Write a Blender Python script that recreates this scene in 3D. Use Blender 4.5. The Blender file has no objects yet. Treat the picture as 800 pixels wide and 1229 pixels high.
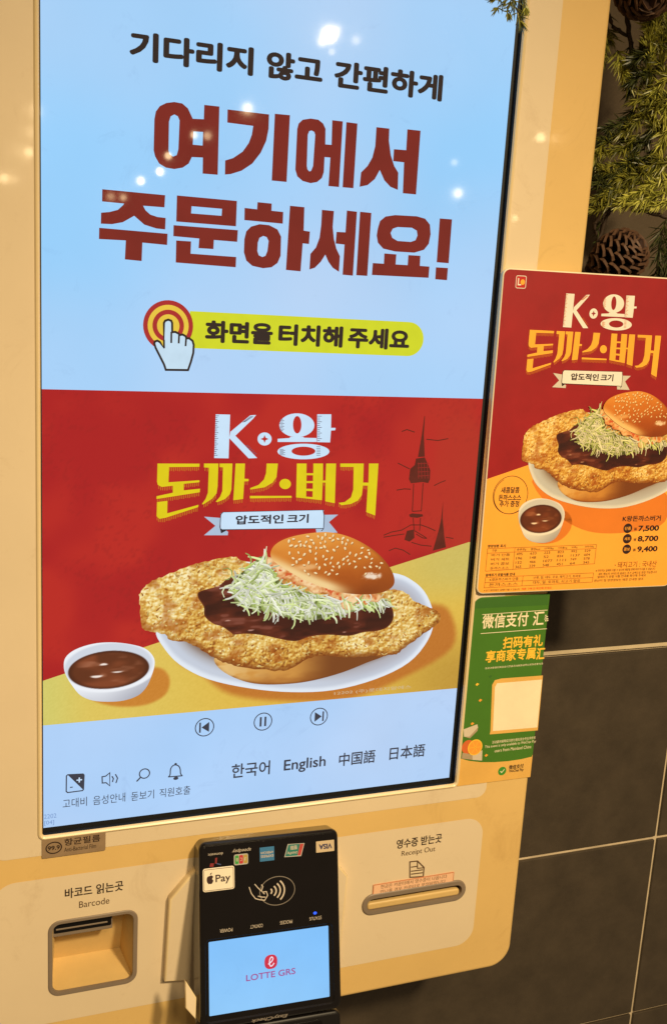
import bpy, math, random
import numpy as np
from mathutils import Matrix, Vector
from mathutils.geometry import tessellate_polygon

scene = bpy.context.scene
COL = scene.collection
random.seed(7)
MM = 0.001

# ------------------------------------------------------------------ camera
# calibrated on the rectangle of the touch screen (millimetres, screen plane y = 0, bottom left corner = origin)
F_PX = 1203.75
def cam_axes(yaw=0.363335, pitch=-0.212189, roll=0.058672):
    cy, sy, cp, sp = math.cos(yaw), math.sin(yaw), math.cos(pitch), math.sin(pitch)
    fwd = np.array([sy * cp, cy * cp, sp]); right = np.array([cy, -sy, 0.0]); up = np.cross(right, fwd)
    cr, sr = math.cos(roll), math.sin(roll)
    return cr * right + sr * up, -sr * right + cr * up, fwd
CR, CU, CF = cam_axes()
CPOS = np.array([-52.59595, -705.2016, 399.20166])
cam = bpy.data.cameras.new('camera'); camo = bpy.data.objects.new('camera', cam); COL.objects.link(camo)
m = Matrix.Identity(4)
for i in range(3):
    m[i][0], m[i][1], m[i][2], m[i][3] = CR[i], CU[i], -CF[i], CPOS[i] * MM
camo.matrix_world = m
cam.sensor_fit = 'VERTICAL'; cam.sensor_height = 24.0; cam.lens = 24.0 * F_PX / 1229.0
cam.clip_start = 0.01; cam.clip_end = 50.0
scene.camera = camo

# ------------------------------------------------------------------ light
scene.view_settings.view_transform = 'Standard'; scene.view_settings.look = 'None'
scene.view_settings.exposure = 0.0; scene.view_settings.gamma = 1.0
w = bpy.data.worlds.new('World'); scene.world = w; w.use_nodes = True
w.node_tree.nodes['Background'].inputs[0].default_value = (1.0, 0.72, 0.42, 1)
w.node_tree.nodes['Background'].inputs[1].default_value = 0.16

def area(name, loc, target, size, power, color):
    l = bpy.data.lights.new(name, 'AREA'); l.size = size; l.energy = power; l.color = color; l.shape = 'DISK'
    o = bpy.data.objects.new(name, l); COL.objects.link(o); o.location = loc
    o.rotation_euler = (Vector(target) - Vector(loc)).to_track_quat('-Z', 'Y').to_euler()
def spot(name, loc, target, half, rad, power, color):       # a ceiling downlight: its beam falls on the lower half of the kiosk
    l = bpy.data.lights.new(name, 'SPOT'); l.energy = power; l.color = color; l.shadow_soft_size = rad; l.spot_size = math.radians(2 * half); l.spot_blend = 1.0
    o = bpy.data.objects.new(name, l); COL.objects.link(o); o.location = loc
    o.rotation_euler = (Vector(target) - Vector(loc)).to_track_quat('-Z', 'Y').to_euler()
spot('downlight', (0.60, -1.4, 1.22), (0.20, 0, -0.50), 34, .08, 152.0, (1.0, 0.79, 0.48))
area('ceiling_light', (0.2, -2.4, 2.1), (0.3, 0, -0.1), 0.6, 33.0, (1.0, 0.77, 0.44))

def pixel_dir(px, py):
    return CF + CR * (px - 400) / F_PX - CU * (py - 614.5) / F_PX
def at(px, py, Y):                         # the point of the plane y = Y seen at a photograph pixel (mm)
    d = pixel_dir(px, py); return CPOS + d * ((Y - CPOS[1]) / d[1])
# bare warm bulbs of the room behind the photographer: they mirror in the glass and in the glossy front; some faint ones are added to double and roughen the mirrored spots
for px, py, Y, dist, rad, power in (
        (395, 42, 0, 2300, .018, 1.5), (386, 50, 0, 2350, .012, .16), (404, 36, 0, 2250, .010, .10), (398, 62, 0, 2400, .009, .05), (297, 130, 0, 2500, .013, .40), (233, 162, 0, 2700, .011, .14), (249, 163, 0, 2700, .011, .12),
        (202, 187, 0, 2500, .010, .16), (192, 206, 0, 2600, .012, .26), (169, 217, 0, 2600, .012, .26), (549, 232, 0, 2500, .013, .30),
        (427, 48, 0, 2600, .012, .10), (133, 236, 0, 2700, .009, .09), (148, 237, 0, 2700, .009, .09), (545, 195, 0, 2700, .010, .05),
        (43, 133, -5, 2700, .013, .30), (36, 158, -5, 2800, .012, .16), (34, 183, -5, 2700, .013, .30), (21, 183, -5, 2800, .010, .10),
        (5, 214, -5, 2700, .013, .26), (17, 215, -5, 2700, .010, .09), (648, 165, -5, 2500, .013, .24), (667, 166, -5, 2600, .012, .10), (617, 262, -5, 2600, .010, .10)):
    S = at(px, py, Y); d = S - CPOS; d = d / np.linalg.norm(d); d[1] = -d[1]
    l = bpy.data.lights.new('bulb', 'POINT'); l.energy = power * .7; l.color = (1.0, 0.74, 0.40); l.shadow_soft_size = rad
    o = bpy.data.objects.new('bulb', l); COL.objects.link(o); o.location = (S + d * dist) * MM

# ------------------------------------------------------------------ planes and builders
class Plane:
    def __init__(s, o, ex, ez):
        s.o = np.array(o, float); s.ex = np.array(ex, float); s.ez = np.array(ez, float); s.n = np.cross(s.ex, s.ez)
        m = Matrix.Identity(4)
        for i in range(3):
            m[i][0], m[i][1], m[i][2], m[i][3] = s.ex[i], -s.n[i], s.ez[i], s.o[i] * MM
        s.m = m
    def uv(s, px, py, h=0.0):
        d = pixel_dir(px, py); o = s.o + s.n * h
        t = np.dot(o - CPOS, s.n) / np.dot(d, s.n); w = CPOS + d * t - s.o
        return (float(w @ s.ex), float(w @ s.ez))
X1, Z1 = (1, 0, 0), (0, 0, 1)
SCREEN = Plane((0, 0, 0), X1, Z1)
FRONT = Plane((0, -5, 0), X1, Z1)
_y, _r = 0.06, 0.008
BOARD = Plane((341, -9, 167), (math.cos(_y), -math.sin(_y), _r), (-_r * math.cos(_y), _r * math.sin(_y), 1))
def rxyz(a, b, c):
    return np.array((Matrix.Rotation(b, 3, 'Z') @ Matrix.Rotation(a, 3, 'X') @ Matrix.Rotation(c, 3, 'Y')))
_R = rxyz(-0.298, -0.012, 0.024)
READER = Plane((166.56, -50, -118.1), _R[:, 0], _R[:, 2])

def parent_to(o, p):
    o.parent = p; o.matrix_parent_inverse = p.matrix_world.inverted()
def empty(name, loc, label=None, cat=None, group=None):
    o = bpy.data.objects.new(name, None); COL.objects.link(o); o.location = loc; o.empty_display_size = .02
    o.matrix_world = Matrix.Translation(loc)
    if label: o['label'] = label; o['category'] = cat
    if group: o['group'] = group
    return o

def area2(p):
    return sum(p[i - 1][0] * p[i][1] - p[i][0] * p[i - 1][1] for i in range(len(p))) / 2
def ccw(p): return list(p) if area2(p) > 0 else list(p)[::-1]
def offset(p, d):                           # mitred offset of a closed ccw outline, d > 0 grows it
    out = []; n = len(p)
    for i in range(n):
        a, b, c = Vector(p[i - 1]), Vector(p[i]), Vector(p[(i + 1) % n])
        e1, e2 = (b - a), (c - b)
        if e1.length < 1e-9 or e2.length < 1e-9: out.append(tuple(b)); continue
        e1.normalize(); e2.normalize()
        n1, n2 = Vector((e1.y, -e1.x)), Vector((e2.y, -e2.x)); q = n1 + n2
        k = d / max(0.35, 1 + n1.dot(n2))
        out.append((b.x + q.x * k, b.y + q.y * k))
    return out
def rrect(u0, v0, u1, v1, r, n=8):
    out = []
    for cx, cy, a in ((u1 - r, v1 - r, 0), (u0 + r, v1 - r, 90), (u0 + r, v0 + r, 180), (u1 - r, v0 + r, 270)):
        for k in range(n + 1):
            t = math.radians(a + 90 * k / n); out.append((cx + r * math.cos(t), cy + r * math.sin(t)))
    return out
def ell(cx, cy, rx, ry, n=40, rot=0):
    c, s = math.cos(rot), math.sin(rot)
    return [(cx + rx * math.cos(2 * math.pi * k / n) * c - ry * math.sin(2 * math.pi * k / n) * s,
             cy + rx * math.cos(2 * math.pi * k / n) * s + ry * math.sin(2 * math.pi * k / n) * c) for k in range(n)]
def smooth(p, n=4, closed=True):            # Catmull-Rom through the points
    out = []; L = len(p)
    rng = range(L) if closed else range(L - 1)
    for i in rng:
        if closed: a, b, c, d = p[i - 1], p[i], p[(i + 1) % L], p[(i + 2) % L]
        else: a, b, c, d = p[max(i - 1, 0)], p[i], p[i + 1], p[min(i + 2, L - 1)]
        for k in range(n):
            t = k / n
            out.append(tuple(.5 * (2 * b[j] + (c[j] - a[j]) * t + (2 * a[j] - 5 * b[j] + 4 * c[j] - d[j]) * t * t + (3 * b[j] - a[j] - 3 * c[j] + d[j]) * t ** 3) for j in range(2)))
    if not closed: out.append(tuple(p[-1]))
    return out

_tc = {}
def text_mesh(s, bold):
    key = (s, bold)
    if key not in _tc:
        c = bpy.data.curves.new('lettering', 'FONT'); c.body = s; c.resolution_u = 4
        o = bpy.data.objects.new('lettering', c); COL.objects.link(o)
        dg = bpy.context.evaluated_depsgraph_get(); dg.update()
        me = bpy.data.meshes.new_from_object(o.evaluated_get(dg))
        V = np.array([v.co[:2] for v in me.vertices]) if len(me.vertices) else np.zeros((0, 2))
        Fc = [tuple(p.vertices) for p in me.polygons]
        bpy.data.objects.remove(o); bpy.data.curves.remove(c); bpy.data.meshes.remove(me)
        _tc[key] = (V, Fc)
    return _tc[key]

class MB:
    """collects flat and solid shapes given in a plane's own (u, v, height) millimetres and links them as ONE mesh object"""
    def __init__(s, plane, xf=None): s.P = plane; s.xf = xf; s.V = []; s.F = []; s.M = []; s.mats = []
    def mi(s, m):
        if m not in s.mats: s.mats.append(m)
        return s.mats.index(m)
    def v(s, u, v, h):
        if s.xf: u, v = s.xf(u, v)
        s.V.append((u * MM, -h * MM, v * MM)); return len(s.V) - 1
    def poly(s, pts, mat, h=0.0, holes=()):
        pts = ccw(pts); holes = [ccw(q) for q in holes]; mi = s.mi(mat)
        allp = list(pts) + [q for hh in holes for q in hh]
        ids = [s.v(a, b, h) for a, b in allp]
        loops = [[Vector((a, b, 0)) for a, b in L] for L in [pts] + list(holes)]
        for t in tessellate_polygon(loops):
            a, b, c = [allp[k] for k in t]
            ar = (b[0] - a[0]) * (c[1] - a[1]) - (b[1] - a[1]) * (c[0] - a[0])
            if abs(ar) < 1e-12: continue
            s.F.append([ids[k] for k in (t if ar > 0 else t[::-1])]); s.M.append(mi)
    def ring(s, A, hA, B, hB, mat):          # band between two outlines with the same number of points
        mi = s.mi(mat); n = len(A)
        a = [s.v(x, y, hA) for x, y in A]; b = [s.v(x, y, hB) for x, y in B]
        for i in range(n):
            j = (i + 1) % n; s.F.append([a[i], b[i], b[j], a[j]]); s.M.append(mi)
    def slab(s, outline, mat, h0, h1, bevel=0.0, seg=3, holes=(), back=True, edge=None):
        o = ccw(outline); prev, ph = o, h0
        if bevel:
            s.ring(o, h1 - bevel, o, h0, mat if edge is None else edge); prev, ph = o, h1 - bevel
            for k in range(1, seg + 1):
                t = k / seg * math.pi / 2
                q = offset(o, -bevel * (1 - math.cos(t))); hq = h1 - bevel + bevel * math.sin(t)
                s.ring(q, hq, prev, ph, mat if edge is None else edge); prev, ph = q, hq
        else:
            s.ring(o, h1, o, h0, mat if edge is None else edge)
        s.poly(prev, mat, h1, holes)
        if back: s.poly(o, mat, h0, holes)
    def stroke(s, pts, width, mat, h=0.0, closed=False):
        n = len(pts); mi = s.mi(mat); L = []; R = []
        for i in range(n):
            b = Vector(pts[i])
            a = Vector(pts[i - 1]) if (i > 0 or closed) else None
            c = Vector(pts[(i + 1) % n]) if (i < n - 1 or closed) else None
            d1 = (b - a).normalized() if a is not None and (b - a).length > 1e-9 else None
            d2 = (c - b).normalized() if c is not None and (c - b).length > 1e-9 else None
            if d1 is None: d1 = d2
            if d2 is None: d2 = d1
            if d1 is None: d1 = d2 = Vector((1, 0))
            n1, n2 = Vector((-d1.y, d1.x)), Vector((-d2.y, d2.x)); q = (n1 + n2) * (width / 2 / max(.5, 1 + n1.dot(n2)))
            L.append(s.v(b.x + q.x, b.y + q.y, h)); R.append(s.v(b.x - q.x, b.y - q.y, h))
        for i in range(n if closed else n - 1):
            j = (i + 1) % n; s.F.append([R[i], R[j], L[j], L[i]]); s.M.append(mi)
    def text(s, string, box, mat, h=0.0, bold=0.0, flip=False, skew=0.0):
        V, Fc = text_mesh(string, 0)
        if not len(V): return
        bold = max(bold, 0) * 1.25           # heavier weights: the letter shape struck again a little to each side
        lo, hi = V.min(0) - bold, V.max(0) + bold; u0, v0, u1, v1 = box; mi = s.mi(mat)
        moves = [(0, 0)] if bold < .006 else [(bold * math.cos(k * .7854), bold * math.sin(k * .7854)) for k in range(8)]
        if bold >= .035: moves.append((0, 0))
        for n_, (mx, my) in enumerate(moves):
            base = len(s.V)
            for x, y in V:
                a, b = (x + mx - lo[0]) / (hi[0] - lo[0]), (y + my - lo[1]) / (hi[1] - lo[1])
                if flip: a, b = 1 - a, 1 - b
                s.v(u0 + (u1 - u0) * a + skew * b, v0 + (v1 - v0) * b, h + n_ * .004)
            for f in Fc:
                ids = [base + k for k in f]
                a, b, c = (s.V[k] for k in ids[:3])
                ar = (b[0] - a[0]) * (c[2] - a[2]) - (b[2] - a[2]) * (c[0] - a[0])
                s.F.append(ids if ar > 0 else ids[::-1]); s.M.append(mi)
    def obj(s, name, parent=None, label=None, cat=None, group=None, smooth_shade=False):
        me = bpy.data.meshes.new(name); me.from_pydata(s.V, [], s.F)
        for m_ in s.mats: me.materials.append(m_)
        me.polygons.foreach_set('material_index', s.M)
        if smooth_shade:
            me.polygons.foreach_set('use_smooth', [True] * len(s.F)); me.set_sharp_from_angle(angle=math.radians(40))
        me.update()
        o = bpy.data.objects.new(name, me); COL.objects.link(o); o.matrix_world = s.P.m
        if parent: parent_to(o, parent)
        if label: o['label'] = label
        if cat: o['category'] = cat
        if group: o['group'] = group
        return o

# ------------------------------------------------------------------ materials
def lin(c):
    if isinstance(c, (int, float)): c = (c,) * 3
    c = np.asarray(c, float) / 255.0
    return np.where(c <= .04045, c / 12.92, ((c + .055) / 1.055) ** 2.4)
_mc = {}
def nt(name):
    m = bpy.data.materials.new(name); m.use_nodes = True; t = m.node_tree
    return m, t, t.nodes['Principled BSDF']
def node(t, typ, **kw):
    n = t.nodes.new(typ)
    for k, v_ in kw.items():
        if k in n.inputs: n.inputs[k].default_value = v_
        else: setattr(n, k, v_)
    return n
def smudge_rough(t, b, lo, hi, scale):
    tc = node(t, 'ShaderNodeTexCoord'); nz = node(t, 'ShaderNodeTexNoise', Scale=scale, Detail=5.0, Roughness=.65)
    t.links.new(tc.outputs['Object'], nz.inputs['Vector'])
    mr = node(t, 'ShaderNodeMapRange'); mr.inputs['From Min'].default_value = .35; mr.inputs['From Max'].default_value = .7
    mr.inputs['To Min'].default_value = lo; mr.inputs['To Max'].default_value = hi
    t.links.new(nz.outputs['Fac'], mr.inputs['Value']); t.links.new(mr.outputs['Result'], b.inputs['Roughness'])
    return tc, nz
def lit(rgb, var=.05, scale=90, gain=1.0, other=None):
    """a lit area of a display behind glass: emits its colour, glossy on top"""
    key = ('lit', tuple(rgb), var, scale, gain, other)
    if key in _mc: return _mc[key]
    m, t, b = nt('display_glow'); b.inputs['Base Color'].default_value = (.012, .010, .009, 1)
    tc, nz = smudge_rough(t, b, .022, .075, 9)
    c = lin(rgb) * gain
    n2 = node(t, 'ShaderNodeTexNoise', Scale=scale, Detail=4.0); t.links.new(tc.outputs['Object'], n2.inputs['Vector'])
    mr = node(t, 'ShaderNodeMapRange'); mr.inputs['From Min'].default_value = .3; mr.inputs['From Max'].default_value = .7
    mr.inputs['To Min'].default_value = 1 - var; mr.inputs['To Max'].default_value = 1 + var
    t.links.new(n2.outputs['Fac'], mr.inputs['Value']); t.links.new(mr.outputs['Result'], b.inputs['Emission Strength'])
    b.inputs['Emission Color'].default_value = (*c, 1)
    if other:                                # uneven backlight and colour of the panel, with cloudy finger marks
        n5 = node(t, 'ShaderNodeTexNoise', Scale=3.2, Detail=2.0); t.links.new(tc.outputs['Object'], n5.inputs['Vector'])
        r5 = node(t, 'ShaderNodeValToRGB'); r5.color_ramp.elements[0].position = .36; r5.color_ramp.elements[1].position = .64
        r5.color_ramp.elements[0].color = (*c, 1); r5.color_ramp.elements[1].color = (*lin(other), 1)
        n6 = node(t, 'ShaderNodeTexNoise', Scale=26.0, Detail=8.0, Roughness=.7, Distortion=1.2); t.links.new(tc.outputs['Object'], n6.inputs['Vector'])
        m6 = node(t, 'ShaderNodeMapRange'); m6.inputs['From Min'].default_value = .60; m6.inputs['From Max'].default_value = .74; m6.inputs['To Max'].default_value = .16; t.links.new(n6.outputs['Fac'], m6.inputs['Value'])
        x6 = node(t, 'ShaderNodeMixRGB', blend_type='MULTIPLY'); x6.inputs[2].default_value = (.45, .45, .55, 1); t.links.new(m6.outputs['Result'], x6.inputs[0])
        t.links.new(n5.outputs['Fac'], r5.inputs[0]); t.links.new(r5.outputs[0], x6.inputs[1]); t.links.new(x6.outputs[0], b.inputs['Emission Color'])
    _mc[key] = m; return m
def ink_mat(kind):
    if kind in _mc: return _mc[kind]
    m, t, b = nt('display_picture' if kind == 'lit' else 'printed_picture')
    a = node(t, 'ShaderNodeAttribute', attribute_name='ink')
    if kind == 'lit':
        b.inputs['Base Color'].default_value = (.012, .010, .009, 1)
        t.links.new(a.outputs['Color'], b.inputs['Emission Color']); b.inputs['Emission Strength'].default_value = 1.0
        smudge_rough(t, b, .022, .075, 9)
    else:
        g = node(t, 'ShaderNodeMixRGB', blend_type='MULTIPLY'); g.inputs[0].default_value = 1; g.inputs[2].default_value = (.92, .82, .66, 1)
        t.links.new(a.outputs['Color'], g.inputs[1]); t.links.new(g.outputs[0], b.inputs['Base Color']); b.inputs['Roughness'].default_value = .45
    _mc[kind] = m; return m
def paint(name, alb, rough=.5, var=.06, scale=30, coat=0.0, metal=0.0, bump=0.0, bscale=300, spec=.5, linear=False, stain=0.0):
    """a real surface: base colour (sRGB) with slight procedural mottling"""
    key = (name, tuple(alb), rough, coat)
    if key in _mc: return _mc[key]
    m, t, b = nt(name); c = np.array(alb) if linear else lin(alb)
    tc = node(t, 'ShaderNodeTexCoord'); nz = node(t, 'ShaderNodeTexNoise', Scale=scale, Detail=6.0, Roughness=.6)
    t.links.new(tc.outputs['Object'], nz.inputs['Vector'])
    rp = node(t, 'ShaderNodeValToRGB'); rp.color_ramp.elements[0].position = .3; rp.color_ramp.elements[1].position = .7
    rp.color_ramp.elements[0].color = (*(c * (1 - var)), 1); rp.color_ramp.elements[1].color = (*np.minimum(c * (1 + var), 1), 1)
    t.links.new(nz.outputs['Fac'], rp.inputs[0]); t.links.new(rp.outputs[0], b.inputs['Base Color'])
    if stain:                                # handling marks: blotchy brownish grime of its own shape
        n3 = node(t, 'ShaderNodeTexNoise', Scale=16.0, Detail=10.0, Roughness=.78, Distortion=1.0); t.links.new(tc.outputs['Object'], n3.inputs['Vector'])
        mr = node(t, 'ShaderNodeMapRange'); mr.inputs['From Min'].default_value = .56; mr.inputs['From Max'].default_value = .74; mr.inputs['To Max'].default_value = stain; t.links.new(n3.outputs['Fac'], mr.inputs['Value'])
        mx = node(t, 'ShaderNodeMixRGB', blend_type='MULTIPLY'); mx.inputs[2].default_value = (.55, .44, .30, 1); t.links.new(mr.outputs['Result'], mx.inputs[0])
        t.links.new(rp.outputs[0], mx.inputs[1]); t.links.new(mx.outputs[0], b.inputs['Base Color'])
        n4 = node(t, 'ShaderNodeTexNoise', Scale=30.0, Detail=6.0); t.links.new(tc.outputs['Object'], n4.inputs['Vector'])
        m4 = node(t, 'ShaderNodeMapRange'); m4.inputs['From Min'].default_value = .35; m4.inputs['From Max'].default_value = .7; m4.inputs['To Min'].default_value = .02; m4.inputs['To Max'].default_value = .09
        t.links.new(n4.outputs['Fac'], m4.inputs['Value'])
        if coat: t.links.new(m4.outputs['Result'], b.inputs['Coat Roughness'])
    b.inputs['Roughness'].default_value = rough; b.inputs['Metallic'].default_value = metal; b.inputs['Specular IOR Level'].default_value = spec
    if coat: b.inputs['Coat Weight'].default_value = coat; b.inputs['Coat Roughness'].default_value = .03
    if bump:
        n2 = node(t, 'ShaderNodeTexNoise', Scale=bscale, Detail=4.0); t.links.new(tc.outputs['Object'], n2.inputs['Vector'])
        bp = node(t, 'ShaderNodeBump'); bp.inputs['Strength'].default_value = bump; bp.inputs['Distance'].default_value = .002
        t.links.new(n2.outputs['Fac'], bp.inputs['Height']); t.links.new(bp.outputs[0], b.inputs['Normal'])
    _mc[key] = m; return m
def ink(rgb): return paint('printing_ink', rgb, rough=.45, var=.04, scale=200)

M_BODY = paint('cream_yellow_plastic', (.72, .475, .17), rough=.42, var=.06, scale=7, coat=.7, stain=.30, linear=True)
M_PANEL = paint('cream_plastic', (.73, .585, .39), rough=.42, var=.04, scale=7, coat=.7, stain=.28, linear=True)
M_LIP = paint('cream_trim', (.80, .62, .34), rough=.3, var=.03, linear=True, coat=.5)
M_BLACKGAP = paint('black_gasket', (6, 6, 8), rough=.6)
M_GREY = paint('grey_plastic_rim', (128, 112, 96), rough=.45)
M_RECESS = paint('recess_plastic', (.62, .42, .16), rough=.5, linear=True)
M_DARK = paint('dark_window', (10, 8, 8), rough=.15)
M_BLK = paint('glossy_black_plastic', (9, 6, 8), rough=.16, var=.2, scale=40, coat=.6)
M_BLK2 = paint('black_plastic', (14, 11, 11), rough=.35, var=.2, scale=40)
M_STEEL = paint('brushed_steel', (170, 150, 115), rough=.3, metal=.9)
M_TXT = paint('label_ink', (45, 28, 18), rough=.5)
M_TXT2 = paint('label_grey_ink', (90, 66, 42), rough=.5)

# ------------------------------------------------------------------ painting helpers for the photographs shown on the display and on the print
_lat = {}
def vnoise(x, y, seed=0):
    if seed not in _lat: _lat[seed] = np.random.RandomState(seed).rand(256, 256)
    L = _lat[seed]; ix = np.floor(x).astype(int); iy = np.floor(y).astype(int); fx = x - ix; fy = y - iy
    fx = fx * fx * (3 - 2 * fx); fy = fy * fy * (3 - 2 * fy)
    g = lambda a, b: L[a % 256, b % 256]
    return (g(ix, iy) * (1 - fx) + g(ix + 1, iy) * fx) * (1 - fy) + (g(ix, iy + 1) * (1 - fx) + g(ix + 1, iy + 1) * fx) * fy
def fbm(x, y, o=4, seed=0):
    s = 0; a = .5; t = 0
    for k in range(o): s = s + a * vnoise(x * 2 ** k, y * 2 ** k, seed + k); t += a; a *= .55
    return s / t
def worley(x, y, seed=50):
    r = np.random.RandomState(seed); J = r.rand(256, 256, 2); ix = np.floor(x).astype(int); iy = np.floor(y).astype(int); best = np.full(x.shape, 9.0)
    for a in (-1, 0, 1):
        for b in (-1, 0, 1):
            j = J[(ix + a) % 256, (iy + b) % 256]
            best = np.minimum(best, (ix + a + j[..., 0] - x) ** 2 + (iy + b + j[..., 1] - y) ** 2)
    return np.sqrt(best)
def ramp(t, stops):
    t = np.clip(t, 0, 1); xs = [s_[0] for s_ in stops]
    return np.stack([np.interp(t, xs, [s_[1][k] for s_ in stops]) for k in range(3)], -1)
def mix(a, b, t):
    t = np.clip(t, 0, 1)[..., None]; return np.asarray(a, float) * (1 - t) + np.asarray(b, float) * t
def sstep(a, b, x):
    t = np.clip((x - a) / (b - a), 0, 1); return t * t * (3 - 2 * t)
def inside(px, py, P):
    P = np.asarray(P); r = np.zeros(px.shape, bool); j = len(P) - 1
    for i in range(len(P)):
        xi, yi = P[i]; xj, yj = P[j]
        if yi != yj:
            c = ((yi > py) != (yj > py)) & (px < (xj - xi) * (py - yi) / (yj - yi) + xi); r ^= c
        j = i
    return r
def nearest(px, py, P):
    P = np.asarray(P); A = P; B = np.roll(P, -1, 0); best = np.full(px.shape, 1e9); bx = px.copy(); by = py.copy()
    for a, b in zip(A, B):
        e = b - a; l = e @ e
        if l < 1e-12: continue
        t = np.clip(((px - a[0]) * e[0] + (py - a[1]) * e[1]) / l, 0, 1); qx = a[0] + t * e[0]; qy = a[1] + t * e[1]
        d = np.hypot(px - qx, py - qy); k = d < best; best[k] = d[k]; bx[k] = qx[k]; by[k] = qy[k]
    return best, bx, by
def picture(name, outline, painter, cell, h, need_d=True):
    """a cut-out of a picture: a fine grid inside an outline, one printed colour per vertex; local mm of the display"""
    P = np.array(outline); u0, v0 = P.min(0) - cell; u1, v1 = P.max(0) + cell
    nu, nv = int((u1 - u0) / cell) + 2, int((v1 - v0) / cell) + 2
    U, V = np.meshgrid(u0 + cell * np.arange(nu), v0 + cell * np.arange(nv), indexing='ij')
    keep = inside(U[:-1, :-1] + cell / 2, V[:-1, :-1] + cell / 2, P)
    ii, jj = np.nonzero(keep); idx = lambda a, b: a * nv + b
    q = np.stack([idx(ii, jj), idx(ii + 1, jj), idx(ii + 1, jj + 1), idx(ii, jj + 1)], -1)
    uniq, inv = np.unique(q, return_inverse=True); q = inv.reshape(q.shape)
    x, y = U.ravel()[uniq].copy(), V.ravel()[uniq].copy()
    cnt = np.bincount(q.ravel(), minlength=len(uniq)); bd = cnt < 4
    d, bx, by = nearest(x, y, P) if need_d else (np.full(x.shape, 99.), x, y)
    if need_d: x[bd] = bx[bd]; y[bd] = by[bd]; d[bd] = 0
    else:
        _, bx, by = nearest(x[bd], y[bd], P); x[bd] = bx; y[bd] = by
    rgb = np.clip(painter(x, y, d), 0, 255)
    return dict(name=name, V=np.stack([x * MM, np.full(x.shape, -h * MM), y * MM], -1), F=q, C=rgb)
def add_faces(pic, polys, h, dh=0.0):        # extra little shapes (seeds, shreds) as part of the same picture piece: (points, colours)
    V = [pic['V']]; Fx = []; C = [pic['C']]; base = len(pic['V'])
    for k, (pts, cols) in enumerate(polys):
        V.append(np.array([[a * MM, -(h + k * dh) * MM, b * MM] for a, b in pts])); C.append(np.array(cols, float)); Fx.append(tuple(range(base, base + len(pts)))); base += len(pts)
    pic['V'] = np.concatenate(V); pic['C'] = np.concatenate(C); pic['X'] = pic.get('X', []) + Fx
    return pic
def pic_mesh(pic):
    me = bpy.data.meshes.new(pic['name']); me.from_pydata(pic['V'].tolist(), [], pic['F'].tolist() + [list(f) for f in pic.get('X', [])])
    a = me.attributes.new('ink', 'FLOAT_COLOR', 'POINT')
    c = np.concatenate([lin(pic['C']), np.ones((len(pic['C']), 1))], 1).astype(np.float32); a.data.foreach_set('color', c.ravel())
    me.materials.append(ink_mat('lit')); me.update(); return me
def place_pic(me, name, plane, parent, mat=None, affine=None):
    o = bpy.data.objects.new(name, me); COL.objects.link(o)
    A = Matrix.Identity(4)
    if affine is not None:                    # u' = a u + b v + c ; v' = d u + e v + f  (mm)
        (a, b, c), (d, e, f) = affine
        A = Matrix(((a, 0, b, c * MM), (0, 1, 0, 0), (d, 0, e, f * MM), (0, 0, 0, 1)))
    mw = plane.m @ A
    o.parent = parent; o.matrix_parent_inverse = parent.matrix_world.inverted() @ mw     # (keeps a sheared print exact)
    if mat is not None:
        o.material_slots[0].link = 'OBJECT'; o.material_slots[0].material = mat
    return o
S_ = SCREEN.uv
def px(pts): return [S_(a, b) for a, b in pts]
def crop(ox, oy, s): return lambda pts: [S_(ox + a / s, oy + b / s) for a, b in pts]

# ------------------------------------------------------------------ walls
WALL = Plane((0, 120, 0), X1, Z1)
M_TILE = paint('dark_stone_tile', (.058, .043, .028), rough=.42, var=.22, scale=26, bump=.25, bscale=120, linear=True)
M_GROUT = paint('grout', (.60, .48, .32), rough=.8, var=.2, linear=True)
M_GROUT2 = paint('pale_grout', (.62, .50, .32), rough=.7, var=.1, linear=True)
M_PLASTER = paint('taupe_plaster', (.095, .066, .038), rough=.8, var=.10, scale=6, bump=.2, bscale=200, linear=True)
b = MB(WALL); b.poly([(-900, -900), (1700, -900), (1700, 300), (-900, 300)], M_GROUT, -3)
PITCH = 227.0; GAP = 3.0
tu = [673 + 452 * k for k in range(-4, 3)]
tv = [-399 + PITCH * k for k in range(-3, 3)] + [300]
for k in range(len(tv) - 1):
    top = tv[k + 1] - (GAP if tv[k + 1] < 300 else 0)
    if k == 3: top -= 1.5
    if top - tv[k] < 5: continue
    for i in range(len(tu) - 1):
        b.slab(rrect(tu[i], tv[k], tu[i + 1] - GAP - 1, top, 1.0, 2), M_TILE, -3, 0, bevel=.8, seg=2, back=False)
o = b.obj('tile_wall'); o['kind'] = 'structure'
b = MB(WALL); b.poly([(-900, 55.0), (1700, 55.0), (1700, 59.0), (-900, 59.0)], M_GROUT2, .3)
o2 = b.obj('joint_strip', o)
b = MB(WALL); b.slab([(-900, 300), (1700, 300), (1700, 1500), (-900, 1500)], M_PLASTER, -60, -1)
o = b.obj('plaster_wall'); o['kind'] = 'structure'

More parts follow.
